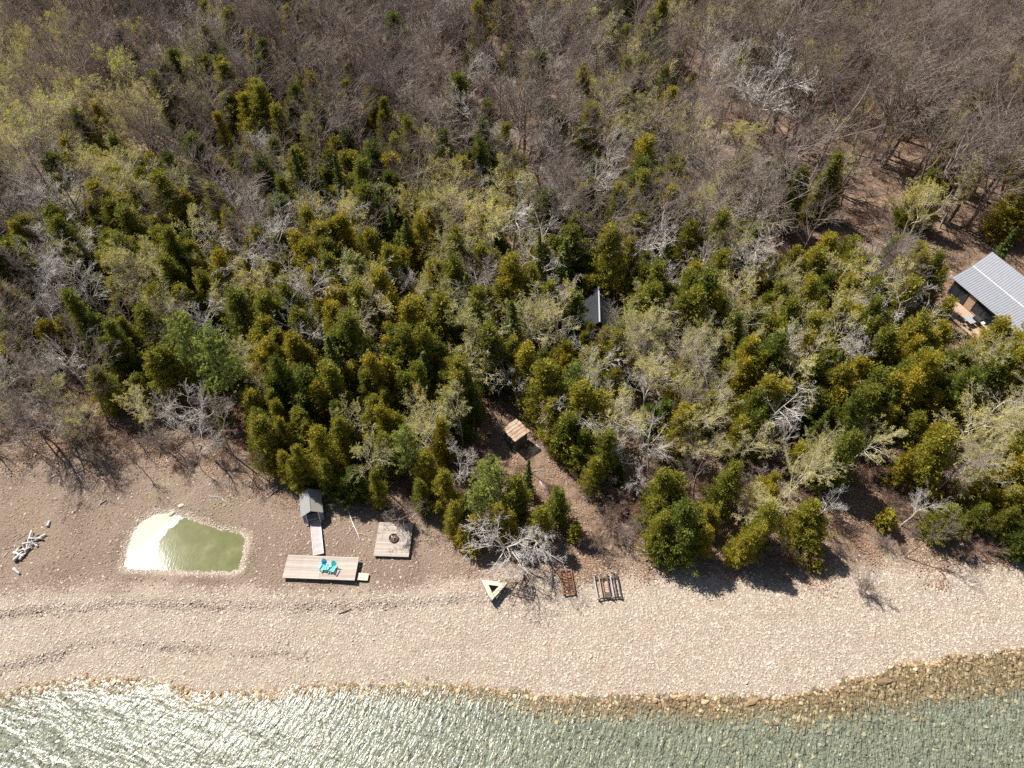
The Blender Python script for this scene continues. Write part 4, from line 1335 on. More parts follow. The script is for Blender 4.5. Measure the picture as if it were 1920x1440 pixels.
# ------------------------------------------------------------------ decks and boardwalk
def deck(name, label, cat, c0, c1, c3, ztop, bw, mat, hgt, thick=.045, split=1, posts=True, cross=False):
    """boarded platform; c0->c1 runs along the boards (or across them when cross), c0->c3 is the other side"""
    c0, c1, c3 = Vector(c0), Vector(c1), Vector(c3)
    ex = (c1 - c0).length
    ey = (c3 - c0).length
    rz = math.atan2(c1.y - c0.y, c1.x - c0.x)
    ctr = (c1 + c3) / 2
    root = thing(name, label, cat, (ctr.x, ctr.y, ztop - hgt), rz)
    n = int(round((ex if cross else ey) / bw))
    w = (ex if cross else ey) / n
    ln = (ey if cross else ex)
    r = random.Random(n)
    datas = [boxdata('board', (ln / split - .006, w - .014, thick), mat, .006) for _ in range(1)]
    for i in range(n):
        for s in range(split):
            off = -.5 * (ex if cross else ey) + w * (i + .5)
            al = -.5 * ln + ln / split * (s + .5)
            b_ = ob('board', datas[0], root, (off, al, hgt - thick / 2) if cross else (al, off, hgt - thick / 2))
            b_.rotation_euler = (r.gauss(0, .006), r.gauss(0, .003), R(90) if cross else 0)
    for sgn in (-1, 1):
        box('rim_beam', (ex - .06, .06, .16), mat, root, (0, sgn * (ey / 2 - .07), hgt - thick - .085))
        box('rim_beam', (.06, ey - .26, .16), mat, root, (sgn * (ex / 2 - .06), 0, hgt - thick - .085))
    if posts:
        for sx in (-1, 0, 1):
            for sy in (-1, 1):
                box('post', (.12, .12, hgt - thick + .1), 'wood_dark', root, (sx * (ex / 2 - .25), sy * (ey / 2 - .2), (hgt - thick) / 2 - .17))
    return root

def corner(u, v, z):
    return at_z(u, v, z)
DZ = gz(-20, 33.5) + .48
deck('long_wooden_deck', 'long low weathered wooden deck carrying two turquoise chairs on the beach', 'deck', corner(540, 1040, DZ), corner(673, 1045, DZ), corner(529, 1083, DZ), DZ, .14, 'wood_deck', .48, split=2)
DZ2 = gz(-12.7, 36.8) + .36
deck('square_wooden_deck', 'square low wooden deck with a fire ring, partly in tree shade', 'deck', corner(713, 979, DZ2), corner(777, 981, DZ2), corner(698, 1042, DZ2), DZ2, .14, 'wood_deck', .36)
wz = gz(-21.3, 37.2) + .30
bwk = deck('boardwalk', 'narrow boardwalk linking the grey hut to the long deck', 'boardwalk', corner(582, 975, wz), corner(588, 1040, wz), corner(600, 974, wz), wz, .14, 'wood_walk', .26, cross=True, posts=False)
bl = (Vector(corner(588, 1040, wz)) - Vector(corner(582, 975, wz))).length
for sgn in (-1, 1):
    box('edge_board', (bl, .06, .05), 'white_paint', bwk, (0, sgn * .53, .285))
# wide step at the end of the long deck
sz = gz(-15.6, 32.7)
st = thing('deck_step', 'three-plank wooden step at the right end of the long deck', 'step', (-15.62, 32.70, sz), R(-4))
for i in range(3):
    box('plank', (1.15, .25, .05), 'wood_pale', st, (0, -.27 + .27 * i, .28))
for sx in (-.45, .45):
    box('bearer', (.08, .78, .26), 'wood_dark', st, (sx, 0, .12))

# ------------------------------------------------------------------ turquoise chairs
def chair(loc, rz, label, towel=False):
    c = thing('adirondack_chair', label, 'chair', loc, rz, 'turquoise chairs on the long deck')
    def slats(n, fn, name, par):
        bm = bmesh.new()
        for i in range(n):
            ce, size, rot = fn(i)
            r = bmesh.ops.create_cube(bm, size=1)
            mat = Matrix.Translation(ce) @ rot.to_4x4() @ Matrix.Diagonal((*size, 1))
            bmesh.ops.transform(bm, matrix=mat, verts=r['verts'])
        me = bpy.data.meshes.new(name)
        bm.to_mesh(me)
        bm.free()
        me.materials.append(M['teal_plastic'])
        return ob(name, me, par)
    slats(6, lambda i: (Vector((0, -.33 + .105 * i, .40 - .028 * i)), (.54, .09, .025), Matrix.Rotation(R(-15), 3, 'X')), 'seat', c)
    tilt = Matrix.Rotation(R(-24), 3, 'X')
    hs = [.66, .76, .82, .82, .76, .66]
    slats(6, lambda i: (Vector(((i - 2.5) * .098, .25, .25)) + tilt @ Vector((0, 0, hs[i] / 2)), (.088, .022, hs[i]), tilt), 'backrest', c)
    for s in (-1, 1):
        box('armrest', (.13, .74, .028), 'teal_plastic', c, (s * .345, -.06, .58), bev=.01)
        box('front_leg', (.10, .035, .57), 'teal_plastic', c, (s * .30, -.36, .283), bev=.006)
        box('rear_leg', (.035, .82, .11), 'teal_plastic', c, (s * .255, .10, .24), (R(-22), 0, 0), bev=.006)
    if towel:
        box('cushion', (.34, .05, .42), 'blue_cloth', c, (0, .345, .62), (R(-24), 0, 0), bev=.02)
    return c
x, y = at_z(607, 1063, DZ + .25)
chair((x, y, DZ), R(-8), 'turquoise slatted garden chair with a blue cushion, the left of two', True)
x, y = at_z(623.5, 1066, DZ + .25)
chair((x, y, DZ), R(-20), 'plain turquoise slatted garden chair, the right of two')

# ------------------------------------------------------------------ small grey hut at the head of the boardwalk
hx, hy = -22.25, 40.75
hut = thing('grey_hut', 'little grey gabled hut with dark glazed front above the boardwalk', 'hut', (hx, hy, gz(hx, hy) - .02), R(15))
W2, D2, ev, rd = .98, 1.25, 1.45, 2.15
for s in (-1, 1):
    box('side_wall', (.06, 2 * D2, ev), 'grey_canvas', hut, (s * (W2 - .05), 0, ev / 2))
    slab('roof_panel', [(0, -D2 - .25, rd + .04), (0, D2 + .2, rd + .04), (s * (W2 + .22), D2 + .2, ev - .10), (s * (W2 + .22), -D2 - .25, ev - .10)], .05, 'tan_canvas' if s > 0 else 'grey_canvas', hut)
box('ridge_cap', (.08, 2 * D2 + .46, .03), 'grey_canvas', hut, (0, -.02, rd + .055))
for s in (-1, 1):
    bm = bmesh.new()
    f = [bm.verts.new(p) for p in ((-W2 + .1, s * D2, 0), (W2 - .1, s * D2, 0), (W2 - .1, s * D2, ev), (0, s * D2, rd - .03), (-W2 + .1, s * D2, ev))]
    g = [bm.verts.new((v_.co.x, v_.co.y - s * .05, v_.co.z)) for v_ in f]
    bm.faces.new(f)
    bm.faces.new(g[::-1])
    for i in range(5):
        bm.faces.new((f[i], f[(i + 1) % 5], g[(i + 1) % 5], g[i]))
    bmesh.ops.recalc_face_normals(bm, faces=bm.faces[:])
    me = bpy.data.meshes.new('gable_wall')
    bm.to_mesh(me)
    bm.free()
    me.materials.append(M['dark_wall'])
    ob('gable_wall', me, hut)
fw = slab('front_window', [(-.62, -D2 - .12, 1.42), (.62, -D2 - .12, 1.42), (.62, -D2 - .72, .25), (-.62, -D2 - .72, .25)], .03, 'window_glass', hut, up=1)
for s in (-1, 1):
    slab('window_post', [(s * .62 - .09, -D2 - .11, 1.45), (s * .62 + .09, -D2 - .11, 1.45), (s * .62 + .09, -D2 - .73, .23), (s * .62 - .09, -D2 - .73, .23)], .06, 'white_paint', fw)
    slab('front_flap', [(s * .72, -D2 - .10, 1.38), (s * 1.08, -D2 + .02, 1.30), (s * 1.12, -D2 - .30, .12), (s * .74, -D2 - .62, .16)], .04, 'grey_canvas', hut)
box('front_sill', (1.9, .22, .16), 'grey_canvas', hut, (0, -D2 - .66, .10))

# ------------------------------------------------------------------ rusty-roofed shed
sx, sy = .47, 50.25
zg_ = gz(sx, sy)
shed = thing('garden_shed', 'small dark green shed with a rusty sheet metal roof', 'shed', (sx, sy, zg_ - .05), R(41))
hs = .95
for (nm, size, loc) in (('wall', (2 * hs, .08, 2.2), (0, -hs, 1.1)), ('wall', (2 * hs, .08, 2.35), (0, hs, 1.17)), ('wall', (.08, 2 * hs - .09, 2.2), (-hs + .04, 0, 1.1)), ('wall', (.08, 2 * hs - .09, 2.35), (hs - .04, 0, 1.17))):
    box(nm, size, 'green_wall', shed, loc)
dr = box('door', (.8, .05, 1.85), 'wood_dark', shed, (.1, -hs - .07, .98))
box('handle', (.04, .05, .14), 'grey_metal', dr, (.3, -.04, 0))
wn_ = box('window', (.04, .7, .55), 'window_glass', shed, (-hs - .012, 0, 1.35))
for s in (-1, 1):
    box('window_frame', (.06, .82, .06), 'white_paint', wn_, (0, 0, s * .30))
    box('window_frame', (.06, .06, .54), 'white_paint', wn_, (0, s * .38, 0))
nsh = 5
for i in range(nsh):
    w = 2.36 / nsh
    y0 = -1.18 + w * i
    V, Qd = [], []
    ncor = 12
    for k in range(ncor + 1):
        yy = y0 + (w + .03) * k / ncor
        zz = .022 * math.cos(k * math.pi) + .008 * (i % 2)
        sl = .07 * (yy + 1.3) / 2.6
        for xx in (-1.2 + .06 * (i % 2) , 1.2 - .05 * ((i * 2) % 3)):
            V.append((xx, yy, 2.40 + sl * 2 + zz))
    n0 = len(V)
    V += [(a, b2, c - .012) for a, b2, c in V]
    for k in range(ncor):
        Qd.append((2 * k, 2 * k + 1, 2 * k + 3, 2 * k + 2))
        Qd.append((n0 + 2 * k, n0 + 2 * k + 2, n0 + 2 * k + 3, n0 + 2 * k + 1))
    me = mk_mesh('roof_sheet', V, np.array(Qd), mats=[M['rusty_roof']])
    o = ob('roof_sheet', me, shed)
    if i == 0:
        o['label'] = 'rusty front roof sheet'
p = gp(1003, 842)
sl_ = thing('stone_slab', 'pale flat stone slab on the ground in front of the rusty shed', 'slab', (p.x, p.y, p.z), R(35))
box('slab_top', (1.15, .75, .16), 'stone_grey', sl_, (0, 0, .10), (R(3), R(-2), 0), .03)
box('slab_base', (.9, .55, .14), 'stone_grey', sl_, (.05, .02, -.02), None, .03)
p = gp(993, 884)
plant('hardwood', p.x, p.y, 6.2, 'slim bare tree in front of the rusty shed by the path', None, (0, 0), wide=.75, var=5)

# ------------------------------------------------------------------ dark-roofed cabin in the woods
cx_, cy_ = 11.65, 69.6
cz_ = gz(cx_, cy_)
cab = thing('dark_cabin', 'dark gabled cabin with charcoal metal roof deep among cedars', 'cabin', (cx_, cy_, cz_ - .05), R(-3.4))
HL, HW, EV, RD = 3.1, 2.2, 2.3, 4.5
for s in (-1, 1):
    box('side_wall', (.12, 2 * HL - .1, EV + .1), 'dark_wall', cab, (s * HW, 0, EV / 2))
    rp = slab('roof_panel', [(s * .02, -HL - .35, RD), (s * .02, HL + .35, RD), (s * (HW + .35), HL + .35, EV - .1), (s * (HW + .35), -HL - .35, EV - .1)], .08, 'charcoal_roof', cab)
    dx, dz = (HW + .33), (RD - EV + .1)
    ang = math.atan2(dz, dx)
    rib = boxdata('roof_seam', (math.hypot(dx, dz) - .06, .035, .03), 'charcoal_roof', 0)
    for k in range(13):
        ob('roof_seam', rib, rp, (s * (dx / 2 + .02), -HL - .2 + k * (2 * HL + .4) / 12, (RD + EV - .1) / 2 + .012), (0, s * ang, 0))
    bm = bmesh.new()
    f = [bm.verts.new(q_) for q_ in ((-HW + .05, s * HL, 0), (HW - .05, s * HL, 0), (HW - .05, s * HL, EV), (0, s * HL, RD - .12), (-HW + .05, s * HL, EV))]
    g = [bm.verts.new((v_.co.x, v_.co.y - s * .12, v_.co.z)) for v_ in f]
    bm.faces.new(f)
    bm.faces.new(g[::-1])
    for i in range(5):
        bm.faces.new((f[i], f[(i + 1) % 5], g[(i + 1) % 5], g[i]))
    bmesh.ops.recalc_face_normals(bm, faces=bm.faces[:])
    me = bpy.data.meshes.new('gable_wall')
    bm.to_mesh(me)
    bm.free()
    me.materials.append(M['dark_wall'])
    ob('gable_wall', me, cab)
box('ridge_cap', (.20, 2 * HL + .7, .05), 'ridge_metal', cab, (0, 0, RD + .03))
dr = box('door', (.9, .06, 1.95), 'wood_dark', cab, (-.8, -HL - .05, 1.02))
box('handle', (.04, .06, .12), 'grey_metal', dr, (.35, -.04, 0))
wn_ = box('window', (1.2, .05, 1.0), 'window_glass', cab, (.8, -HL - .03, 1.45))
for s in (-1, 1):
    box('window_frame', (1.34, .07, .07), 'white_paint', wn_, (0, -.01, s * .53))
    box('window_frame', (.07, .07, 1.0), 'white_paint', wn_, (s * .63, -.01, 0))
p = gp(1170, 594)
tk = thing('white_tank', 'small white upright tank in the brush right of the dark cabin', 'tank', (p.x, p.y, p.z))
def lathe(name, prof, mat, parent, loc=None, seg=16):
    bm = bmesh.new()
    rings = []
    for r_, z_ in prof:
        rings.append([bm.verts.new((r_ * math.cos(2 * math.pi * k / seg), r_ * math.sin(2 * math.pi * k / seg), z_)) for k in range(seg)])
    for a, b2 in zip(rings[:-1], rings[1:]):
        for k in range(seg):
            bm.faces.new((a[k], a[(k + 1) % seg], b2[(k + 1) % seg], b2[k]))
    bm.faces.new(rings[0][::-1])
    bm.faces.new(rings[-1])
    for f in bm.faces:
        f.smooth = len(f.verts) == 4
    me = bpy.data.meshes.new(name)
    bm.to_mesh(me)
    bm.free()
    me.materials.append(M[mat])
    return ob(name, me, parent, loc)
lathe('shell', [(.18, .06), (.20, .1), (.20, 1.0), (.15, 1.12), (.06, 1.17)], 'white_paint', tk)
lathe('foot_ring', [(.17, 0), (.17, .07)], 'grey_metal', tk)
lathe('valve', [(.04, 1.16), (.04, 1.25), (.02, 1.27)], 'grey_metal', tk)

# ------------------------------------------------------------------ metal-roofed house at the right edge
OX, OY = 65.3, 77.85
hz = gz(62, 74)
A_, P_ = Vector((.361, -.933, 0)), Vector((.933, .361, 0))
house = thing('metal_roofed_house', 'house with ribbed pale metal roof and dark glazed front, right edge', 'house', (OX, OY, hz - .1), math.atan2(A_.y, A_.x))
# local x runs along the eaves, local y towards the back
ZB = -hz + .1
LEN = 15.0
def HZ(z):
    return z + ZB
def roofplane(name, y0, z0, y1, z1, x0, x1, mat, ribs):
    rp = slab(name, [(x0, y0, HZ(z0)), (x1, y0, HZ(z0)), (x1, y1, HZ(z1)), (x0, y1, HZ(z1))], .10, mat, house)
    ln = math.hypot(y1 - y0, z1 - z0)
    an = math.atan2(z1 - z0, y1 - y0)
    if ribs:
        rib = boxdata('roof_rib', (.045, ln - .03, .05), mat, .01)
        n_ = int((x1 - x0) / ribs)
        for k in range(n_ + 1):
            ob('roof_rib', rib, rp, (x0 + .03 + k * (x1 - x0 - .06) / n_, (y0 + y1) / 2, HZ((z0 + z1) / 2) + .02), (an, 0, 0))
    return rp
roofplane('porch_roof', -3.07, 3.9, -.005, 5.1, 0, LEN, 'roof_metal', .36)
roofplane('main_roof', 0.005, 5.11, 2.4, 6.9, -.05, LEN, 'roof_metal', .36)
roofplane('rear_roof', 2.45, 4.0, 6.2, 3.3, 2.2, LEN, 'grey_metal', .6)
box('roof_flashing', (LEN, .10, .03), 'white_paint', house, (LEN / 2, -.02, HZ(5.135)), (R(25), 0, 0))
box('front_wall', (LEN - .8, .15, 2.6), 'dark_wall', house, (LEN / 2, -2.62, HZ(hz) + 1.3))
box('rear_wall', (LEN - .8, .15, 5.4), 'dark_wall', house, (LEN / 2, 2.2, HZ(hz) + 2.7))
box('rear_wall', (LEN - 3.2, .15, 2.1), 'dark_wall', house, (LEN / 2 + 1, 5.9, HZ(hz) + 1.05))
for xx in (.45, LEN - .45):
    bm = bmesh.new()
    pts = [(-2.5, HZ(hz)), (2.1, HZ(hz)), (2.1, HZ(6.5)), (0, HZ(4.95)), (-2.5, HZ(3.95))]
    f = [bm.verts.new((xx, a, b2)) for a, b2 in pts]
    g = [bm.verts.new((xx + .12, a, b2)) for a, b2 in pts]
    bm.faces.new(f)
    bm.faces.new(g[::-1])
    for i in range(5):
        bm.faces.new((f[i], f[(i + 1) % 5], g[(i + 1) % 5], g[i]))
    bmesh.ops.recalc_face_normals(bm, faces=bm.faces[:])
    me = bpy.data.meshes.new('end_wall')
    bm.to_mesh(me)
    bm.free()
    me.materials.append(M['dark_wall'])
    ob('end_wall', me, house)
for k in range(8):
    xx = 1.2 + k * 1.45
    if k == 2:
        d_ = box('wooden_door', (1.25, .06, 2.3), 'wood_warm', house, (xx, -2.73, HZ(hz) + 1.35))
        box('handle', (.04, .06, .2), 'grey_metal', d_, (.45, -.05, 0))
        continue
    wn_ = box('window', (1.25, .05, 2.1), 'window_glass', house, (xx, -2.72, HZ(hz) + 1.5))
    for s in (-1, 1):
        box('window_frame', (1.39, .07, .06), 'white_paint' if k in (3, 5) else 'black_steel', wn_, (0, -.01, s * 1.08))
        box('window_frame', (.06, .07, 2.1), 'black_steel', wn_, (s * .655, -.01, 0))
def hw(x, y):
    v_ = Vector((OX, OY, 0)) + A_ * x + P_ * y
    return v_
hd0, hd1, hd3 = hw(1.8, -6.2), hw(10.5, -6.2), hw(1.8, -2.9)
deck('house_deck', 'warm brown wooden deck along the glazed front of the house', 'deck', hd0.xy, hd1.xy, hd3.xy, hz + .40, .15, 'wood_warm', .40)
dkz = hz + .40
def table(label, pos, rz, size, h, mat, legmat):
    t_ = thing('patio_table', label, 'table', pos, rz)
    box('table_top', (size[0], size[1], .05), mat, t_, (0, 0, h - .025))
    for sx_ in (-1, 1):
        for sy_ in (-1, 1):
            box('leg', (.06, .06, h - .05), legmat, t_, (sx_ * (size[0] / 2 - .08), sy_ * (size[1] / 2 - .08), (h - .05) / 2))
    return t_
q_ = hw(6.4, -4.9)
hr = math.atan2(A_.y, A_.x)
table('pale grey patio table on the house deck', (q_.x, q_.y, dkz), hr, (1.6, .95), .74, 'grey_metal', 'black_steel')
q_ = hw(6.9, -3.9)
gr = thing('grill', 'black covered grill with white side shelf on the house deck', 'grill', (q_.x, q_.y, dkz), hr)
box('body', (1.2, .6, .5), 'black_steel', gr, (0, 0, .68), bev=.05)
box('lid', (1.1, .55, .22), 'black_steel', gr, (0, 0, 1.04), bev=.09)
box('side_shelf', (.45, .5, .04), 'white_paint', gr, (.84, 0, .9))
for sx_ in (-.5, .5):
    for sy_ in (-.22, .22):
        box('leg', (.06, .06, .44), 'black_steel', gr, (sx_, sy_, .22))
dc = []
for i, (a_, b_, rr_, lb) in enumerate([(5.5, -5.6, 180, 'dark metal patio chair on the house deck, nearest the deck corner'), (6.4, -5.75, 180, 'dark metal patio chair on the house deck, middle of the outer row'),
                                     (7.3, -5.6, 180, 'dark metal patio chair on the house deck, farthest along the outer row')]):
    q_ = hw(a_, b_)
    c_ = thing('patio_chair', lb, 'chair', (q_.x, q_.y, dkz), hr + R(rr_), 'dark chairs on the house deck')
    box('seat', (.46, .46, .05), 'black_steel', c_, (0, 0, .45))
    box('backrest', (.46, .05, .5), 'black_steel', c_, (0, .23, .74), (R(-8), 0, 0))
    for sx_ in (-.2, .2):
        for sy_ in (-.2, .2):
            box('leg', (.035, .035, .43), 'black_steel', c_, (sx_, sy_, .215))

# ------------------------------------------------------------------ things lying on the beach
# triangular timber frame
tz = .55
c3 = [Vector((*at_z(u, v, tz + .78), 0)) for u, v in ((902, 1089), (952, 1095), (921, 1129))]
ctr = (c3[0] + c3[1] + c3[2]) / 3
tgz = gz(ctr.x, ctr.y)
tri = thing('triangular_timber_frame', 'pale triangular timber dock frame standing on the shingle', 'dock frame', (ctr.x, ctr.y, tgz))
top = .78
def inset(P, d):
    out = []
    for i in range(3):
        a, b2, c = P[i - 1], P[i], P[(i + 1) % 3]
        e1, e2 = (a - b2).normalized(), (c - b2).normalized()
        bis = (e1 + e2).normalized()
        sn = math.sin(math.acos(max(-1, min(1, e1.dot(e2)))) / 2)
        out.append(b2 + bis * (d / sn))
    return out
lo3 = [c - ctr for c in c3]
in3 = inset(lo3, .46)
mid3 = inset(lo3, .225)
for i in range(3):
    j = (i + 1) % 3
    for a, b2, nm in ((lo3, mid3, 'outer_plank'), (inset(lo3, .235), in3, 'inner_plank')):
        poly_prism(nm, [a[i], a[j], b2[j], b2[i]], top - .05, top + (.003 * i), 'wood_pale', tri)
    sk = inset(lo3, .03)
    sk2 = inset(lo3, .075)
    poly_prism('side_board', [sk[i], sk[j], sk2[j], sk2[i]], top - .62, top - .055, 'wood_pale' if i == 0 else 'wood_dark', tri)
    ik, ik2 = inset(lo3, .44), inset(lo3, .40)
    poly_prism('inner_board', [ik[i], ik[j], ik2[j], ik2[i]], top - .35, top - .055, 'wood_dark', tri)
    pc_ = inset(lo3, .2)[i]
    box('post', (.13, .13, top), 'wood_dark', tri, (pc_.x, pc_.y, (top - .06) / 2 - .08))

def bar(name, a, b2, w, h, mat, parent):
    a, b2 = Vector(a), Vector(b2)
    d = b2 - a
    o = ob(name, boxdata(name, (d.length, w, h), mat, .008), parent, (a + b2) / 2)
    o.rotation_euler = d.to_track_quat('X', 'Z').to_euler()
    return o
# black steel frame in the shade
fz = gz(.8, 31.2)
c4 = [Vector((*at_z(u, v, fz + .3), 0)) for u, v in ((953, 1110), (997, 1121), (1002, 1101), (967, 1091))]
ctr = sum(c4, Vector()) / 4
fr_ = thing('black_steel_frame', 'low black steel rectangular frame between the timber triangle and rusty frame', 'frame', (ctr.x, ctr.y, fz))
for i in range(4):
    a, b2 = c4[i] - ctr, c4[(i + 1) % 4] - ctr
    bar('frame_bar', a + Vector((0, 0, .3 + .004 * i)), b2 + Vector((0, 0, .3 + .004 * i)), .07, .07, 'black_steel', fr_)
    bar('leg', a + Vector((0, 0, -.1)), a + Vector((0, 0, .26)), .06, .06, 'black_steel', fr_)
bar('cross_bar', (c4[0] + c4[3]) / 2 - ctr + Vector((0, 0, .30)), (c4[1] + c4[2]) / 2 - ctr + Vector((0, 0, .30)), .05, .05, 'black_steel', fr_)

# rusty ladder-like steel frame
rz_ = gz(5.8, 32)
rf = thing('rusty_rail_frame', 'rusty brown ladder-like steel frame lying on the shingle', 'frame', (*at_z(1064, 1091, rz_ + .3), rz_), R(6))
for s in (-1, 1):
    box('rail', (.13, 2.75, .16), 'rusty_steel', rf, (s * .58, 0, .30))
for k in range(8):
    box('rung', (1.02, .13 if k not in (0, 7) else .17, .10), 'rusty_steel', rf, (0, -1.28 + k * 2.56 / 7, .31 + (.01 if k % 2 else 0)))
for s in (-1, 1):
    for k in (-1, 1):
        box('foot', (.12, .3, .26), 'rusty_steel', rf, (s * .58, k * 1.1, .10))
box('centre_bar', (.07, 2.3, .06), 'rusty_steel', rf, (.05, 0, .235))

# dock section of beams and pipes
dz_ = gz(9.8, 31.5)
dk = thing('dock_section', 'dock section of dark beams and pale pipes lying on the shingle', 'dock frame', (*at_z(1139, 1100, dz_ + .35), dz_), R(5))
for i, xx in enumerate((-1.22, -.72, -.40, .12, .48, .80, 1.22)):
    box('beam', (.10 if i not in (0, 6) else .08, 2.55 - .12 * (i % 2), .14), ('grey_metal', 'wood_warm', 'wood_dark', 'wood_dark', 'grey_metal', 'wood_dark', 'black_steel')[i], dk, (xx, .05 * (i % 3), .36 + .003 * i))
for yy in (-1.18, 1.0):
    box('cross_rail', (2.6, .12, .12), 'wood_dark' if yy > 0 else 'black_steel', dk, (0, yy, .235))
for k in range(6):
    box('panel_plank', (.44, .24, .04), 'wood_warm' if k > 1 else 'wood_dark', dk, (-.14, -1.0 + .27 * k, .31))
for xx, yy in ((-1.1, -1.3), (.25, -1.28), (1.1, -1.22), (-1.05, 1.28), (.2, 1.35), (.95, 1.38)):
    lathe('pipe', [(.055, -.1), (.055, .62), (.05, .64)], 'grey_metal', dk, (xx, yy, 0), 10)
    lathe('pipe_collar', [(.09, .26), (.09, .42)], 'wood_dark', dk, (xx, yy, 0), 10)

# fire ring and firewood on the square deck
x, y = at_z(738, 1010, DZ2)
fp = thing('fire_ring', 'round dark steel fire ring in the middle of the square deck', 'fire ring', (x, y, DZ2))
lathe('pan', [(.40, .03), (.46, .05), (.46, .07), (.38, .06), (.05, .05)], 'ash', fp, None, 24)
bm = bmesh.new()
for r_, z_ in ((.46, .0), (.50, .0), (.50, .24), (.46, .24)):
    for k in range(28):
        bm.verts.new((r_ * math.cos(k * math.tau / 28), r_ * math.sin(k * math.tau / 28), z_))
bm.verts.ensure_lookup_table()
for q0 in range(4):
    for k in range(28):
        bm.faces.new((bm.verts[q0 * 28 + k], bm.verts[q0 * 28 + (k + 1) % 28], bm.verts[((q0 + 1) % 4) * 28 + (k + 1) % 28], bm.verts[((q0 + 1) % 4) * 28 + k]))
bmesh.ops.recalc_face_normals(bm, faces=bm.faces[:])
me = bpy.data.meshes.new('ring')
bm.to_mesh(me)
bm.free()
me.materials.append(M['rusty_steel'])
ob('ring', me, fp)

# ------------------------------------------------------------------ logs, driftwood, boulders
def log_mesh(name, seed, L, r, mat, crook=.12, stubs=0):
    rg = np.random.default_rng(seed)
    n_ = 6
    xs = np.linspace(-L / 2, L / 2, n_)
    pts = np.stack([xs, np.cumsum(rg.normal(0, crook * L / n_, n_)), np.zeros(n_)], 1)
    pts[:, 1] -= pts[:, 1].mean()
    rr = np.linspace(r, r * .6, n_) * rg.uniform(.85, 1.15, n_)
    k = 8
    V, Qd, T = [], [], []
    for i in range(n_):
        for a in range(k):
            an = a * math.tau / k
            V.append((pts[i, 0], pts[i, 1] + rr[i] * math.cos(an) * rg.uniform(.9, 1.1), rr[i] * math.sin(an)))
    for i in range(n_ - 1):
        for a in range(k):
            Qd.append((i * k + a, i * k + (a + 1) % k, (i + 1) * k + (a + 1) % k, (i + 1) * k + a))
    V.append(tuple(pts[0]))
    V.append(tuple(pts[-1]))
    for a in range(k):
        T.append((len(V) - 2, (a + 1) % k, a))
        T.append((len(V) - 1, (n_ - 1) * k + a, (n_ - 1) * k + (a + 1) % k))
    V = np.array(V)
    for s in range(stubs):
        i = int(rg.integers(1, n_ - 1))
        d = np.array([rg.uniform(.3, .8), rg.choice([-1, 1]) * rg.uniform(.6, 1), rg.uniform(0, .4)])
        v2, q2 = prisms([pts[i]], [pts[i] + d * L * .22], [rr[i] * .5], [rr[i] * .15], 5)
        Qd += [tuple(int(e) + len(V) for e in q_) for q_ in q2]
        V = np.concatenate([V, v2])
    return mk_mesh(name, V, np.array(Qd), np.array(T), mats=[M[mat]], smooth=True)

def lay_log(name, label, a, b2, r, mat, seed, group=None, lift=0, crook=.1, stubs=1):
    a, b2 = gp(*a), gp(*b2)
    a.z += lift
    b2.z += lift * .6
    d = b2 - a
    o = ob(name, log_mesh(name, seed, d.length, r, mat, crook, stubs), None, (a + b2) / 2 + Vector((0, 0, r * .8)))
    o.rotation_euler = d.to_track_quat('X', 'Z').to_euler()
    return tag(o, label, 'log', group)
lay_log('driftwood_log', 'pale thick driftwood log lying alone above the woodpile', (90, 988), (94, 978), .17, 'driftwood', 1, stubs=0, crook=.03)
lay_log('driftwood_log', 'pale driftwood log alone on the brown beach below a bare tree', (187, 946), (200, 937), .09, 'driftwood', 2, stubs=0)
lay_log('driftwood_log', 'pale driftwood stick near the top edge of the pond, right side', (416, 936), (436, 948), .06, 'driftwood', 3)
lay_log('driftwood_log', 'thin pale driftwood branch up behind the pond, left of a stick', (392, 930), (420, 934), .05, 'driftwood', 4)
lay_log('fallen_branch', 'long crooked pale branch lying between the hut and the square deck', (649, 942), (675, 1016), .075, 'driftwood', 5, crook=.10, stubs=3)
lay_log('fallen_log', 'dark fallen trunk lying behind the crooked pale branch', (626, 896), (664, 956), .14, 'log_dark', 6, stubs=3, lift=.2)
lay_log('fallen_log', 'pale fallen trunk beside the brown footpath', (1012, 904), (1036, 936), .10, 'driftwood', 7, stubs=2)
lay_log('driftwood_log', 'dark waterlogged branch lying on the shingle ridge below the long deck', (636, 1152), (658, 1141), .08, 'log_dark', 8)
lay_log('driftwood_log', 'thin dark stick left of the driftwood pile', (33, 1013), (53, 1000), .04, 'log_dark', 9, stubs=0)
lay_log('driftwood_log', 'long thin grey stick left of the driftwood pile', (8, 1031), (30, 1024), .035, 'log_dark', 10, stubs=0)
lay_log('driftwood_log', 'small forked pale piece at the far left of the driftwood pile', (7, 1045), (15, 1036), .06, 'driftwood', 11)
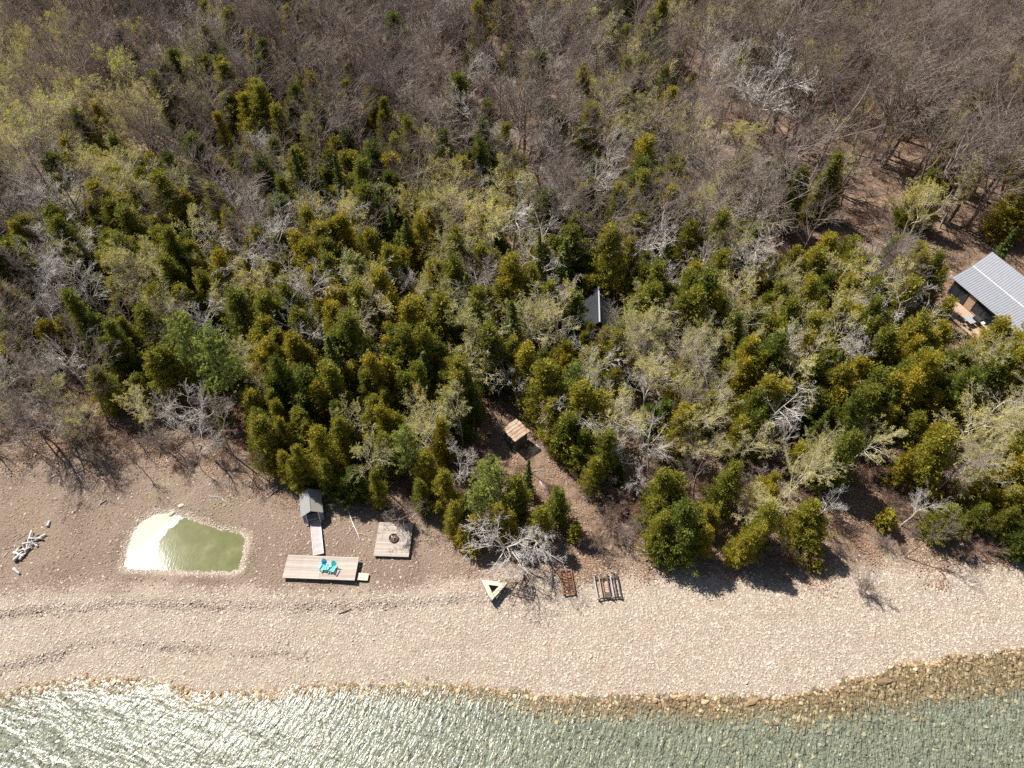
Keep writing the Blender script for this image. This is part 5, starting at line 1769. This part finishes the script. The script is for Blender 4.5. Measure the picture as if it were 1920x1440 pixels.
# the driftwood pile
dr_ = random.Random(3)
spots = []
for k in range(30):
    t_ = k / 29
    cu, cv = 74 - 44 * t_ + dr_.gauss(0, 6), 1006 + 46 * t_ + dr_.gauss(0, 4)
    an = dr_.gauss(-.55, .45) if k % 5 else dr_.gauss(.6, .3)
    L = dr_.uniform(9, 24)
    spots.append((cu, cv, an, L))
WH = ['upper end', 'middle', 'lower end']
SZ = ['short', 'medium-long', 'long']
for k, (cu, cv, an, L) in enumerate(spots):
    du, dv = math.cos(an) * L / 2, math.sin(an) * L / 2
    wh, sz_ = ('upper end', 'upper middle', 'middle', 'lower middle', 'lower end')[min(4, k // 6)], SZ[0 if L < 13 else 1 if L < 19 else 2]
    sz_ += (' pale' if k % 3 else ' dark') + (' branched' if k % 2 else ' smooth')
    lay_log('driftwood_log', '%s log at the %s of the driftwood pile' % (sz_, wh), (cu - du, cv - dv), (cu + du, cv + dv), dr_.uniform(.07, .15), 'driftwood' if k % 3 else 'log_dark', 50 + k,
            '%s logs at the %s of the driftwood pile' % (sz_, wh), lift=dr_.uniform(0, .35), stubs=k % 2)
lay_log('driftwood_log', 'thick bleached stump log at the lowest end of the driftwood pile', (27, 1067), (38, 1077), .17, 'driftwood', 91, stubs=0, crook=.03)
twins = {}
for o in list(COL.objects):
    if o.name.startswith('driftwood_log'):
        twins.setdefault(o['label'], []).append(o)
for lab, os_ in twins.items():
    if len(os_) > 1:
        os_.sort(key=lambda o: o.location.x)
        for i, o in enumerate(os_):
            o['label'] = lab + (', left one' if i == 0 else ', right one' if i == len(os_) - 1 else ', middle one')
x0_, y0_ = at_z(738, 1010, DZ2)
for k in range(5):
    a = k * 1.25 + .3
    L = .62
    o = ob('firewood_log', log_mesh('firewood_log', 200 + k, L, .05, 'driftwood' if k % 2 else 'log_dark', .03), None, (x0_ + .10 * math.cos(a), y0_ + .10 * math.sin(a), DZ2 + .13 + .05 * k))
    o.rotation_euler = (0, .15, a + 1.2)
    tag(o, 'piece of firewood stacked in the fire ring', 'log', 'firewood in the fire ring')

brg = np.random.default_rng(21)
BOULD = [(1410, 1316, .95, 'long tan slab at the waterline, left of centre of the right shore'), (1657, 1278, 1.0, 'long tan slab lying at the waterline, farther right'), (1498, 1346, .6, 'round tan boulder under shallow water, nearest the long slab'),
         (1547, 1362, .6, 'round tan boulder underwater, right of a similar pair'), (1500, 1364, .55, 'tan boulder underwater just below the round one'), (1450, 1371, .5, 'tan boulder underwater, lowest of the left group'),
         (1570, 1332, .5, 'tan boulder in the brown shallows, by itself'), (1702, 1340, .55, 'yellowish boulder underwater, left of three in a row'), (1716, 1350, .5, 'yellowish boulder underwater, middle of three in a row'),
         (1731, 1350, .5, 'yellowish boulder underwater, right of three in a row'), (1447, 1327, .5, 'small tan boulder in the brown shallows below the waterline slab'), (1832, 1273, .6, 'tan boulder in the brown shallows at the far right'),
         (1323, 1317, .55, 'tan boulder in the shallows left of the waterline slab'), (1342, 1326, .45, 'orange boulder in the shallows beside a tan one'), (1442, 1244, .42, 'pale flat slab on the pale beach above the water'),
         (322, 963, .75, 'grey rounded boulder on the upper rim of the pond'), (340, 948, .6, 'dark boulder on brown ground just above the pond'), (1022, 1206, .4, 'pale slab on the beach below the bent white trees')]
for i, (u, v, s, lab) in enumerate(BOULD):
    p = gp(u, v)
    mt = M['cobble_pale'] if v < 1260 and i > 13 else M['cobble_wet']
    o = ob('boulder', stone_mesh('boulder', brg, mt, 2, .5), None, (p.x, p.y, p.z + .06 * s))
    o.scale = (s * (1.7 if 'slab' in lab else 1.1), s * .8, s * .8)
    o.rotation_euler = (0, 0, brg.uniform(0, .9))
    tag(o, lab, 'boulder')
